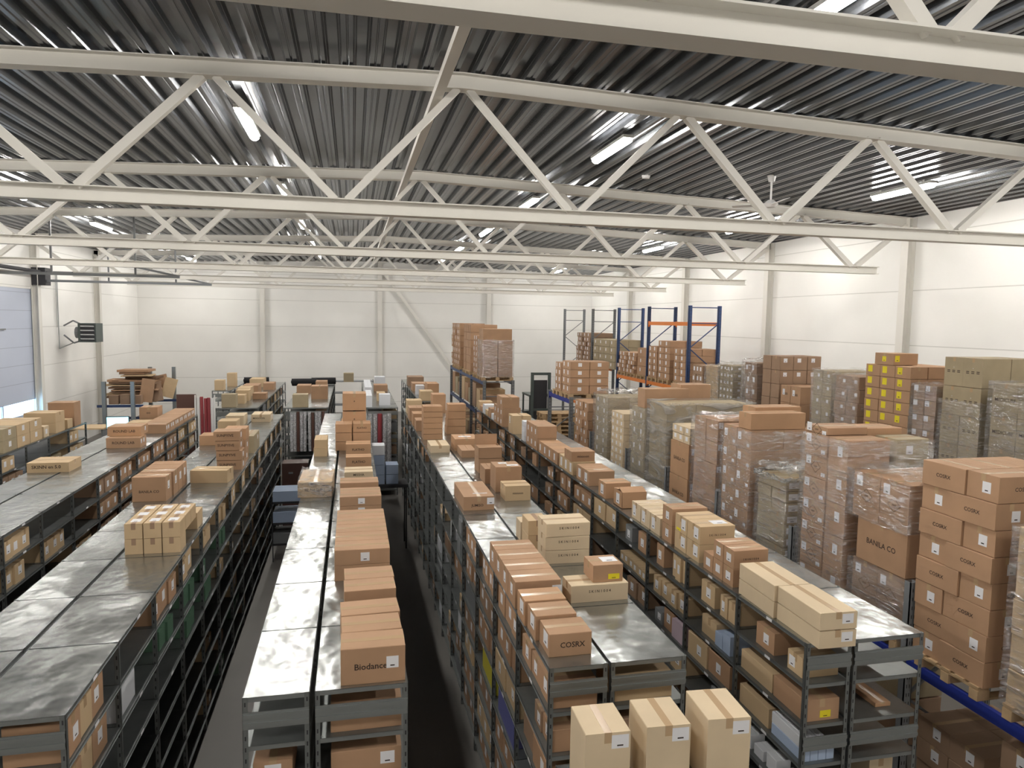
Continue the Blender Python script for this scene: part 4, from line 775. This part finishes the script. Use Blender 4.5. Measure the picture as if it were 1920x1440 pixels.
for i, c in enumerate(CT):
    W, D, h = c['x1']-c['x0'], c['y1']-c['y0'], c['z1']-c['z0']-0.004
    cx, cy, z0 = (c['x0']+c['x1'])/2, (c['y0']+c['y1'])/2, c['z0']+0.001
    far = cy > 19
    fl = c['flags']
    if i not in keep:
        n0 = len(STUFF.v); carton_body(STUFF, W, D, h, SM.index(c['col']))
        for s in c['stick']: patch(STUFF, s[0], W, D, h, s[1], s[2], s[3], s[4], 0.0015, SM.index(s[5] if len(s) > 5 else 'paper'))
        xform(STUFF, n0, cx, cy, z0, c['rz']); continue
    b = MB()
    if 'O' in fl:            # opened carton: open top with raised flaps
        t_ = 0.005; b.box(-W/2, W/2, -D/2, D/2, 0, t_); b.box(-W/2, W/2, -D/2, -D/2+t_, 0, h); b.box(-W/2, W/2, D/2-t_, D/2, 0, h); b.box(-W/2, -W/2+t_, -D/2, D/2, 0, h); b.box(W/2-t_, W/2, -D/2, D/2, 0, h)
    else: carton_body(b, W, D, h)
    o = b.build(c['name'], c['col'], None, (cx, cy, z0), c['rz'])
    if c['label'] is None: c['label'] = 'cardboard carton %d' % i
    tag(o, c['label'], c['cat'], c['group'])
    if 'O' in fl:
        b = MB(); b.bar((0, D/2, h), (0, D/2+0.02, h+D*0.38), W*0.98, 0.004, up=(0, 1, 0)); 'U' in fl and b.build('flap', c['col'], o)
        b = MB(); b.box(-W*.44, W*.44, -D/2+.006, D/2-.006, h*.9-.004, h*.9); b.build('inner_flap', c['col'], o)
        b = MB(); b.bar((0, -D/2, h), (0, -D/2+D*.46, h+(0.045 if 'U' not in fl else 0.0)), W*0.99, 0.004, up=(0, 0, 1)); b.build('flap', c['col'], o)
        b = MB(); b.bar((0, D/2, h), (0, D/2-D*.46, h+0.01), W*0.99, 0.004, up=(0, 0, 1)); 'U' in fl or b.build('flap', c['col'], o)
    elif c['tape'] is not None or CNT[i] >= 4:
        b = MB(); tw = min(TAPEW, 0.25*min(W, D)); dn = min(0.07, h*0.4)
        if W >= D: b.box(-W/2-0.0008, W/2+0.0008, -tw/2, tw/2, h-0.001, h+0.0008); b.box(-W/2-0.001, -W/2, -tw/2, tw/2, h-dn, h); b.box(W/2, W/2+0.001, -tw/2, tw/2, h-dn, h)
        else: b.box(-tw/2, tw/2, -D/2-0.0008, D/2+0.0008, h-0.001, h+0.0008); b.box(-tw/2, tw/2, -D/2-0.001, -D/2, h-dn, h); b.box(-tw/2, tw/2, D/2, D/2+0.001, h-dn, h)
        if c['name'] != 'product_box': b.build('packing_tape', 'tape' if c['col'] != 'kraft' or c['name'] != 'small_carton' else 'brown', o)
    for s in c['stick']:
        b = MB(); patch(b, s[0], W, D, h, s[1], s[2], s[3], s[4]); mt_ = s[5] if len(s) > 5 else 'paper'
        so = b.build('shipping_label' if mt_ == 'paper' else 'coloured_label', mt_, o)
        if CNT[i] >= 14 and mt_ in ('paper', 'yellow'):
            b = MB()
            for q in range(3): patch(b, s[0], W, D, h, s[1]+(0.1*s[3]*(q-1))/max(0.1, face_frame(s[0], W, D, h)[4]), s[2]-0.28*s[4]/max(0.05, face_frame(s[0], W, D, h)[5]), s[3]*0.16, s[4]*0.10, 0.002)
            b.build('label_print', 'ink', so)
    if c['text']:
        put_text(c['text'], c['face'], W, D, h, c['tsc'], o, *c['tpos'])
    if 'X' in fl:
        b = MB(); diamond(b, c['face'], W, D, h, 0.0, 0.0, 0.08)
        b.build('printed_logo', 'ink_soft', o)
if STUFF.v:
    o = STUFF.build('cardboard_cartons', SM); tag(o, 'mass of small distant cartons filling the shelves and pallets', 'cartons', None, 'stuff')

# ------------------------------------------------------------------ pallet racks
def pallet_rack(label, x0, x1, frames, beams, upm='grey_paint', name='pallet_rack', group='pallet racks'):
    """frames: [(y, height, mat)], beams: [(z_top, y0, y1, mat, x sides)]"""
    t = thing(name, label, 'rack', ((x0+x1)/2, frames[0][0], 0), 0, group); ox, oy = (x0+x1)/2, frames[0][0]
    for (y, hgt, mt_) in frames:
        for x in (x0+.05, x1-.05):
            b = MB(); b.box(x-ox-.05, x-ox+.05, y-oy-.045, y-oy-.030, 0, hgt); b.box(x-ox-.05, x-ox-.042, y-oy-.045, y-oy+.045, 0, hgt); b.box(x-ox+.042, x-ox+.05, y-oy-.045, y-oy+.045, 0, hgt)
            for k in range(int(hgt/.1)): b.box(x-ox-.022, x-ox-.012, y-oy-.0465, y-oy-.044, .05+.1*k, .09+.1*k, 1); b.box(x-ox+.012, x-ox+.022, y-oy-.0465, y-oy-.044, .05+.1*k, .09+.1*k, 1)
            b.build('upright', [mt_, 'dark'], t)
        b = MB(); z = .2; k = 0; zs = []
        while z < hgt-.1: zs.append(z); z += .75
        xa, xb = x0+.1-ox, x1-.1-ox
        b.bar((xa, y-oy, hgt-.06), (xb, y-oy, hgt-.06), .03, .03, up=(0, 1, 0))
        zt = hgt-.55; b.bar((xa, y-oy, zt), (xb, y-oy, zt), .03, .03, up=(0, 1, 0)); s = 1
        while zt > .9:
            b.bar((xb if s else xa, y-oy, zt-.03), (xa if s else xb, y-oy, zt-.75), .03, .03, up=(0, 1, 0)); zt -= .78; s = 1-s
        b.build('frame_brace', mt_, t)
    for (z, ya, yb, mt_) in beams:
        for x in (x0+.03, x1-.03):
            b = MB(); b.box(x-ox-.025, x-ox+.025, ya-oy+.05, yb-oy-.05, z-.12, z)
            b.box(x-ox-.028, x-ox+.028, ya-oy+.045, ya-oy+.055, z-.18, z+.02); b.box(x-ox-.028, x-ox+.028, yb-oy-.055, yb-oy-.045, z-.18, z+.02); b.build('beam', mt_, t)
    return t
FY = [4.24, 6.43, 8.58, 10.66, 12.65, 14.72, 17.18]
pallet_rack('grey pallet rack with blue beams along the right shelving, loaded with wrapped pallets', 5.97, 7.15, [(y, 2.36, 'grey_paint') for y in FY]+[(18.88, 2.36, 'grey_paint')], [(1.50, a, c_, 'blue') for a, c_ in zip(FY, FY[1:]+[18.88])])
pallet_rack('short higher rack bay with a blue beam near the lift truck', 5.97, 7.15, [(19.0, 3.05, 'grey_paint'), (21.2, 3.05, 'grey_paint')], [(2.98, 19.0, 21.2, 'blue')])
GY = [8.45, 9.6, 12.53, 14.3, 16.27, 17.4]
pallet_rack('wall-side pallet rack holding the high stacks at the right', 10.17, 11.3, [(y, 2.4, 'grey_paint') for y in GY]+[(20.1, 2.4, 'grey_paint')], [(1.50, a, c_, 'orange_paint') for a, c_ in zip(GY, GY[1:]+[20.1])])
pallet_rack('tall blue pallet rack with orange beams against the right wall', 10.17, 11.27, [(20.3, 5.73, 'navy'), (23.4, 5.75, 'navy'), (26.3, 5.75, 'navy')], [(3.14, 20.3, 23.4, 'orange_paint'), (3.14, 23.4, 26.3, 'orange_paint'), (5.22, 20.3, 23.4, 'orange_paint'), (1.5, 20.3, 23.4, 'orange_paint'), (1.5, 23.4, 26.3, 'orange_paint')])
pallet_rack('grey pallet rack in the far right corner', 10.17, 11.27, [(29.4, 5.75, 'grey_paint'), (33.6, 5.8, 'grey_paint')], [(3.14, 29.4, 33.6, 'orange_paint'), (1.5, 29.4, 33.6, 'orange_paint')])
pallet_rack('dark free-standing pallet rack mid hall behind the shelving', 4.28, 5.36, [(23.35, 3.16, 'grey_paint'), (26.0, 3.16, 'grey_paint'), (28.7, 3.16, 'grey_paint'), (31.5, 3.16, 'grey_paint')], [(3.12, a, c_, 'navy') for a, c_ in ((23.35, 26.0), (26.0, 28.7), (28.7, 31.5))]+[(1.98, a, c_, 'navy') for a, c_ in ((23.35, 26.0), (26.0, 28.7), (28.7, 31.5))])
# pallets (deck 1.2 deep along X, 0.8 along Y)
PM = {}
def pallet(x, y, z, label, w=1.2, d=0.8):
    t = thing('wooden_pallet', label, 'pallet', (x, y, z), 0, 'wooden pallets')
    if not PM:
        b = MB()
        for k in range(5): b.box(0, 1.2, .0+k*.1725, .11+k*.1725, .122, .144)
        PM['deck_boards'] = b.mesh('deck_boards', 'wood')
        b = MB()
        b.box(0, .145, 0, .10, .022, .100)
        PM['block'] = b.mesh('block', 'wood')
        b = MB()
        for ix in range(3): b.box(ix*.5275+.01, ix*.5275+.135, 0, .8, .100, .122)
        for iy in range(3): b.box(0, 1.2, iy*.35, iy*.35+.1, 0, .022)
        PM['runners'] = b.mesh('runners', 'wood')
    for k, me in PM.items():
        for q in range(9 if k == 'block' else 1):
            o = link(k, me, t, ((q//3)*.5275*w/1.2, (q % 3)*.35*d/.8, 0)); o.scale = (w/1.2, d/.8, 1)
    return t
FP = [(4.40, 'right picture edge pallet'), (5.47, 'black-lettered cartons'), (6.55, 'near diamond-marked cartons'), (7.56, 'tall stretch-wrapped stack'), (8.74, 'short pale stack'), (9.74, 'tan stack behind the short one'), (10.77, 'film-wrapped mid-rack stack'), (11.76, 'two big lettered cartons'), (12.79, 'grey shrouded stack'), (13.78, 'column stack'), (14.97, 'pale mid-rack stack'), (16.06, 'twisted-film stack'), (17.6, 'ragged far stack')]
for y, s in FP: pallet(5.97, y, 1.50, 'wooden pallet on blue beams under the %s' % s)
pallet(5.97, 19.08, 2.98, 'wooden pallet on the higher blue beam under four carton layers'); pallet(5.97, 19.95, 2.98, 'wooden pallet on the higher blue beam, farther one')
pallet(5.97, 4.46, 0, 'wooden pallet on the floor under the near rack'); pallet(5.99, 5.47, 0, 'second wooden pallet on the floor under the near rack')
for k, (y, dd) in enumerate(((8.6, .8), (9.7, .8), (10.6, .56), (11.24, 1.2), (12.62, .76), (13.46, .72), (14.54, .8), (15.4, .78), (16.38, .6), (17.54, .78), (18.36, .78), (19.22, .74))): pallet(10.17, y, 1.50, 'wooden pallet in the wall-side rack, %s from the viewer' % ORD[k], d=dd)
for k, y in enumerate((20.46, 21.62, 22.54, 23.5, 24.45, 25.4)): pallet(10.17, y, 3.146, 'wooden pallet on the long orange beam, %s from the viewer' % ORD[k])
for k, y in enumerate((23.5, 24.6, 26.15, 27.05, 28.85, 29.9)): pallet(4.26, y, 3.125, 'wooden pallet on top of the rack mid hall, %s from the viewer' % ORD[k], w=1.1)
for k in range(7): pallet(6.1+.02*(k % 3), 21.9, .0+.146*k, 'wooden pallet in the empty stack beside the lift truck, %s from the floor' % ORD[k].replace('nearest', 'first'))
for k in range(14): pallet(6.3-.02*(k % 3), 23.0, .0+.146*k, 'wooden pallet in the taller empty stack before the lift truck, %s up' % ORD[k].replace('nearest', 'first'))

# ------------------------------------------------------------------ stretch film on pallets
def wrap(label, x0, x1, y0, y1, z0, z1, m_='wrap', amp=.018, top=True, seed=1, sag=0.0, name='stretch_wrap', cut=0.0):
    r = random.Random(seed); b = MB(); N = 14; NZ = 14
    def noise(a, c_): return math.sin(a*7.3+seed)*math.cos(c_*11.1+seed*2)+.5*math.sin(a*17+c_*23+seed)
    per = []
    for k in range(N): per.append((x0+(x1-x0)*k/N, y0))
    for k in range(N): per.append((x1, y0+(y1-y0)*k/N))
    for k in range(N): per.append((x1-(x1-x0)*k/N, y1))
    for k in range(N): per.append((x0, y1-(y1-y0)*k/N))
    cx, cy = (x0+x1)/2, (y0+y1)/2; M = len(per)
    for j in range(NZ+1):
        z = z0+(z1-z0)*j/NZ
        for i, (x, y) in enumerate(per):
            dx, dy = x-cx, y-cy; L = math.hypot(dx, dy); off = .012+amp*(.5+.5*noise(i*.37, z*3))+r.uniform(0, amp*.5)
            zz = z+(r.uniform(-.03, .03) if 0 < j < NZ else 0)
            if j == NZ: zz = z+.01+amp*noise(i*.5, 3)
            b.v.append((x+dx/L*off, y+dy/L*off, zz))
    for j in range(NZ):
        for i in range(M): k = (i+1) % M; b.f.append((j*M+i, j*M+k, (j+1)*M+k, (j+1)*M+i)); b.m.append(0)
    if top:
        n = len(b.v); T = 12
        for a in range(T+1):
            for c_ in range(T+1): b.v.append((x0+(x1-x0)*a/T, y0+(y1-y0)*c_/T, z1+.01+sag*r.random()+.02*abs(noise(a*.8, c_*.9))))
        for a in range(T):
            for c_ in range(T): q = n+a*(T+1)+c_; b.f.append((q, q+T+1, q+T+2, q+1)); b.m.append(0)
    o = b.build(name, m_); [setattr(p_, 'use_smooth', True) for p_ in o.data.polygons]
    return tag(o, label, 'plastic wrap', 'plastic film over pallets')
wrap('clear film around the pallet at the right picture edge', 5.98, 7.17, 4.38, 5.22, 1.62, 3.34, seed=3)
wrap('shiny clear film over the upper diamond-marked cartons', 5.98, 7.17, 6.50, 7.44, 2.86, 3.42, amp=.03, seed=4, sag=.06)
wrap('clear film around the lowest layers of the diamond-marked pallet', 6.0, 7.17, 6.51, 7.40, 1.62, 2.34, top=False, seed=5)
wrap('clear film around the tall stretch-wrapped stack', 5.98, 7.22, 7.53, 8.42, 1.62, 3.72, top=False, seed=6)
wrap('crumpled milky film on top of the short pale stack', 5.98, 7.07, 8.76, 9.50, 2.93, 2.99, 'wrap_heavy', amp=.03, seed=7, sag=.12)
wrap('clear film around the short pale stack', 5.98, 7.07, 8.76, 9.50, 1.62, 2.93, top=False, seed=8, amp=.008)
wrap('clear film around the tan stack behind the short one', 5.98, 7.17, 9.71, 10.58, 1.62, 3.50, top=False, seed=9)
wrap('loose folded film on the mid-rack wrapped stack', 5.98, 7.17, 10.74, 11.60, 1.62, 3.54, amp=.03, seed=10, sag=.05)
wrap('grey shroud over the broad pallet beyond the lettered cartons', 5.99, 7.93, 12.75, 13.63, 1.62, 3.585, 'shroud', amp=.012, seed=11, top=False)
wrap('clear film around the column stack', 5.98, 7.12, 13.78, 14.52, 1.62, 3.36, top=False, seed=12)
wrap('twisted film over the far mid-rack stack', 5.98, 7.12, 16.0, 16.92, 1.62, 3.40, amp=.03, seed=13, sag=.12)
wrap('clear film around the wall rack pallet by the right picture edge', 10.18, 11.37, 8.53, 9.52, 1.62, 4.30, seed=14)
wrap('clear film around the tallest wall rack pallet', 10.18, 11.37, 9.68, 10.52, 1.62, 3.9, top=False, seed=15)
wrap('clear film around the slim wall rack pallet', 10.18, 11.37, 10.6, 11.17, 1.62, 4.13, seed=16, amp=.03)
wrap('loose film around the two ragged wall rack stacks', 10.16, 11.37, 12.66, 13.34, 1.62, 4.14, seed=17, amp=.03)
wrap('clear film around the greyish wall rack stack', 10.18, 11.37, 13.50, 14.12, 1.62, 4.20, seed=18)
wrap('torn film hanging on the mid wall rack stack', 10.14, 11.37, 16.38, 16.97, 1.62, 4.22, seed=19, amp=.05, sag=.08)
wrap('shiny film around the small-box wall rack stack', 10.18, 11.37, 17.56, 18.29, 1.62, 4.06, seed=20, amp=.03, sag=.04)
wrap('clear film around the tall kraft wall rack stack', 10.18, 11.37, 18.38, 19.10, 1.62, 3.97, seed=21)
wrap('pale film around the front pallet of the rack mid hall', 4.28, 5.34, 23.48, 24.37, 3.25, 4.52, seed=22, top=False)
wrap('shiny film lying on the long kraft carton of the centre row', -0.765, -0.285, 10.29, 11.21, 2.61, 2.825, seed=23, amp=.004, sag=.03)

# ------------------------------------------------------------------ low work shelf under the three tall cartons
t = thing('work_shelf', 'low galvanised shelf unit carrying three tall kraft cartons', 'shelf unit', (1.98, 4.2, 0))
b = MB(); b.box(-.62, .62, -.24, .24, WZ-.004, WZ); b.box(-.62, .62, -.243, -.238, WZ-.05, WZ); b.box(-.62, .62, .238, .243, WZ-.05, WZ); b.box(-.623, -.618, -.24, .24, WZ-.05, WZ); b.box(.618, .623, -.24, .24, WZ-.05, WZ); b.build('shelf', 'steel_top', t)
b = MB(); b.box(-.62, .62, -.24, .24, WZ-.404, WZ-.4); b.build('shelf', 'steel_top', t)
for x in (-.62, .59):
    for y in (-.25, .22): b = MB(); b.box(x, x+.035, y, y+.003, 0, WZ); b.box(x, x+.003, y, y+.035, 0, WZ); b.build('leg', 'steel', t)

# ------------------------------------------------------------------ reach truck
t = thing('lift_truck', 'dark grey reach truck with mast standing before the back wall', 'forklift', (7.1, 27.0, 0))
b = MB(); b.box(-.4, .45, -.6, .7, .12, 1.15); b.box(-.4, .45, .2, .7, 1.15, 1.6); b.build('body', 'forklift', t)
b = MB()
for x in (-.34, .34): b.box(x-.05, x+.05, -.72, -.60, .1, 3.2)
b.box(-.34, .34, -.70, -.62, 3.1, 3.2); b.box(-.34, .34, -.70, -.62, 1.7, 1.8); b.build('mast', 'forklift', t)
b = MB(); b.box(-.42, .42, -.55, .65, 2.25, 2.32)
for x in (-.38, .38):
    for y in (-.5, .6): b.bar((x, y, 1.1), (x, y, 2.28), .06, .06)
b.build('overhead_guard', 'forklift', t)
b = MB(); b.box(-.28, .28, -.59, -.56, 1.2, 2.9); b.build('mast_guard', 'dark', t)
for x in (-.22, .18): b = MB(); b.box(x, x+.1, -1.75, -.7, .08, .13); b.box(x, x+.1, -.76, -.7, .08, .6); b.build('fork', 'grey_paint', t)
for x in (-.4, .32):
    for y in (-.5, .5): b = MB(); b.tube((x, y, .14), (x+.1, y, .14), .14, 14); b.build('wheel', 'rubber', t)

# ------------------------------------------------------------------ ends of the far shelving: bundles, rolls, tables
def bundle(label, x0, x1, y, z0, z1, mats, cat='bundles', nm='film_bundle'):
    t = thing(nm, label, cat, ((x0+x1)/2, y, z0)); n_ = 5; r = random.Random(int(y*100+x0*10))
    for k in range(n_):
        b = MB(); xa = x0-(x0+x1)/2+(x1-x0)*k/n_
        b.tube((xa+(x1-x0)/n_/2, 0, 0), (xa+(x1-x0)/n_/2+r.uniform(-.01, .01), 0, z1-z0+r.uniform(-.05, 0)), (x1-x0)/n_*.48, 8); b.build('sleeve', mats[k % len(mats)], t)
    return t
mat('mix_dark', (.10, .05, .04), .4); mat('mix_red', (.30, .05, .06), .4)
bundle('film-wrapped bundles of glossy packs on the far centre bank end, left', -1.75, -1.30, 20.84, 1.35, 2.5, ['bundle', 'bundle', 'mix_dark']); bundle('film-wrapped bundles of glossy packs on the far centre bank end, right', -1.25, -.80, 20.84, 1.35, 2.5, ['bundle', 'mix_dark', 'bundle'])
bundle('film-wrapped reddish packs hanging on the far white bank end', .42, 1.1, 20.64, .9, 2.45, ['bundle', 'bundle', 'mix_red', 'bundle', 'bundle'])
bundle('dark red rolls standing in a wire frame beside the packing area', -4.2, -3.75, 20.8, 1.75, 2.95, ['white_paint', 'mix_red', 'mix_red', 'mix_red', 'white_paint'], 'rolls', 'fabric_rolls')
for k, (x, y, z) in enumerate([(-3.6, 28.5, 2.74), (-1.8, 27.8, 2.74), (-1.1, 28.2, 2.74), (-1.75, 27.45, 2.75)]):
    b = MB(); b.tube((x-.45, y, z), (x+.45, y+.1, z), .13, 14); b.tube((x-.47, y, z), (x-.45, y, z), .06, 10)
    tag(b.build('fabric_roll', 'black_cloth'), 'black fabric roll lying across the far shelving, %s' % ['leftmost', 'second from left', 'rightmost', 'lower one'][k], 'roll', 'black rolls')
t = thing('parts_shelf', 'open dark shelf unit at the back wall between far banks', 'shelf unit', (-.15, 30.2, 0))
for z in (.4, 1.0, 1.6, 2.1, 2.58): b = MB(); b.box(-.9, 1.0, -.3, .3, z-.03, z); b.build('shelf', 'grey_paint', t)
for x in (-.9, .97):
    for y in (-.3, .27): b = MB(); b.box(x, x+.03, y, y+.03, 0, 2.62); b.build('leg', 'grey_paint', t)
t = thing('storage_cabinet', 'low dark brown cabinet with two handles in the aisle left of centre', 'cabinet', (-1.15, 17.6, 0))
b = MB(); b.box(-.5, .1, -.25, .25, 0, 1.70); b.build('body', 'mix_dark', t)
b = MB(); b.box(-.35, -.25, -.27, -.25, 1.45, 1.49); b.box(-.08, .02, -.27, -.25, 1.45, 1.49); b.build('handle', 'steel_side', t)
t = thing('stacking_crates', 'grey and bluish bins on a low trolley in the aisle left of centre', 'trolley', (-1.35, 15.6, 0))
for k, (z, m_) in enumerate([(.35, 'grey_paint'), (.80, 'blue_card'), (1.25, 'blue_card')]): b = MB(); b.box(-.32, .32, -.3, .3, z, z+.04); b.box(-.3, .28, -.28, .28, z+.04, z+.26, 1); b.build('bin', ['dark', m_], t)
for x in (-.32, .3): b = MB(); b.box(x, x+.02, -.3, -.28, 0, 1.4); b.build('post', 'dark', t)
for k, (x, z) in enumerate([(.42, 1.70), (.42, 1.92), (.42, 2.14), (.42, 1.48), (.72, 1.48), (.72, 1.70)]): b = MB(); b.box(x, x+.27, 15.8, 16.2, z, z+.21); tag(b.build('plastic_crate', 'blue_card' if k != 2 else 'white_card'), 'pale blue box beside the centre row stack, %s' % ['second up', 'third up', 'top', 'bottom left', 'bottom right', 'right upper'][k], 'box', 'pale blue boxes')
t = thing('platform_trolley', 'dark platform trolley carrying the pale blue boxes', 'trolley', (.85, 16.0, 0)); b = MB(); b.box(-.42, .35, -.3, .3, 1.41, 1.48); b.build('platform', 'dark', t)
for x in (-.4, .30):
    for y in (-.28, .26): b = MB(); b.box(x, x+.03, y, y+.03, 0, 1.42); b.build('leg', 'dark', t)
# packing area on the left
t = thing('packing_table', 'pale packing table beside the left rows near the dock door', 'table', (-5.6, 22.2, 0))
b = MB(); b.box(-.9, .9, -.4, .4, 2.0, 2.04); b.build('table_top', 'white_paint', t)
for x in (-.88, .84):
    for y in (-.38, .34): b = MB(); b.box(x, x+.04, y, y+.04, 0, 2.0); b.build('leg', 'grey_paint', t)
t = [o for o in bpy.data.objects if o.name.startswith('fabric_rolls')][0]
for x in (-.25, .25): b = MB(); b.box(x-.015, x+.015, -.08, -.05, -1.75, 1.25); b.build('frame_post', 'white_paint', t)
b = MB(); b.box(-.26, .26, -.08, .10, -.03, 0); b.build('frame_tray', 'white_paint', t)
t = thing('monitor', 'glowing pale blue monitor on the packing station at the left', 'monitor', (-6.02, 20.3, 0))
b = MB(); b.box(-.30, .26, -.03, .0, 2.16, 2.50); b.build('bezel', 'dark', t); b = MB(); b.box(-.28, .24, -.034, -.03, 2.18, 2.48); b.build('screen', 'screen', t); b = MB(); b.box(-.05, .03, -.02, .02, 0, 2.16); b.box(-.2, .2, -.12, .12, 0, .03); b.build('stand', 'dark', t)
t = thing('cardboard_rack', 'rack of steel posts in the back left corner heaped with folded cardboard', 'rack', (-8.6, 32.0, 0))
for x, y, h in ((-1.1, -1.0, 2.5), (-.05, -1.0, 2.5), (.05, 1.2, 2.95), (1.0, 1.2, 2.95)): b = MB(); b.box(x-.07, x+.07, y-.07, y+.07, 0, h); b.build('post', 'steel_side', t)
for z in (.8, 1.55):
    for (xa, xb, y) in ((-1.4, .3, -.9), (-1.4, 1.1, 1.1)): b = MB(); b.box(xa, xb, y-.03, y+.03, z-.1, z); b.build('beam', 'navy', t)
NW = ['one', 'two', 'three', 'four', 'five', 'six', 'seven', 'eight', 'nine', 'ten', 'eleven', 'twelve', 'thirteen', 'fourteen']
r = random.Random(5)
for k in range(14):
    L = r.uniform(1.3, 1.9); x = -10.0+r.uniform(0, .35)+(.5 if k > 9 else 0); y = 32.1+r.uniform(0, .4); th = r.choice([.05, .09, .07]); z = 1.58+.098*k
    if k > 9: L = r.uniform(.8, 1.3)
    b = MB(); b.bar((0, 0, 0), (L, r.uniform(-.15, .15), r.uniform(-.02, .02)), .8, th); b.box(L*.1, L*.9, -.402, -.39, -th*.2, th*.1, 1)
    tag(b.build('flattened_carton', [['brown', 'tan', 'inside', 'kraft'][k % 4], 'inside'], None, (x, y, z)), 'flattened carton in the heap in the back left corner, layer %s from below' % NW[k], 'cardboard', 'flattened cartons heap')
for k, (x, y, z, a, w_, h_, c_) in enumerate([(-8.35, 31.6, 1.6, .35, .5, .95, 'tan'), (-7.95, 31.9, 1.6, -.4, .45, .75, 'brown'), (-7.75, 32.5, 1.7, .7, .5, .8, 'kraft'), (-8.0, 32.9, 1.9, -.6, .6, .7, 'tan')]):
    b = MB(); b.bar((0, 0, 0), (math.sin(a)*h_*.4, .12, h_), w_, .03, up=(0, 1, 0)); tag(b.build('flattened_carton', c_, None, (x, y, z)), 'folded carton standing upright at the right side of the back left heap, %s' % ['nearest', 'second', 'third', 'farthest'][k], 'cardboard', 'flattened cartons heap')
b = MB(); b.box(-4.75, -4.25, 20.95, 21.0, 0, 3.0); tag(b.build('brown_board', 'mix_dark'), 'tall dark brown board beside the red rolls at the left', 'board')
b = MB(); b.box(-8.1, -7.6, 21.7, 22.1, 2.0, 2.35); b.tube((-7.95, 21.9, 2.35), (-7.75, 21.9, 2.52), .16, 12, .04)
tag(b.build('white_printer', 'white_paint'), 'white office device on the wall desk beside the dock door', 'printer')
t = thing('wall_desk', 'narrow desk along the left wall beside the dock door', 'desk', (-8.2, 22.0, 0)); b = MB(); b.box(-2.3, 1.4, -.4, .4, 1.96, 2.0); b.build('desk_top', 'kraft', t)
for x in (-2.2, 1.3): b = MB(); b.box(x, x+.05, -.3, .3, 0, 1.96); b.build('leg', 'grey_paint', t)
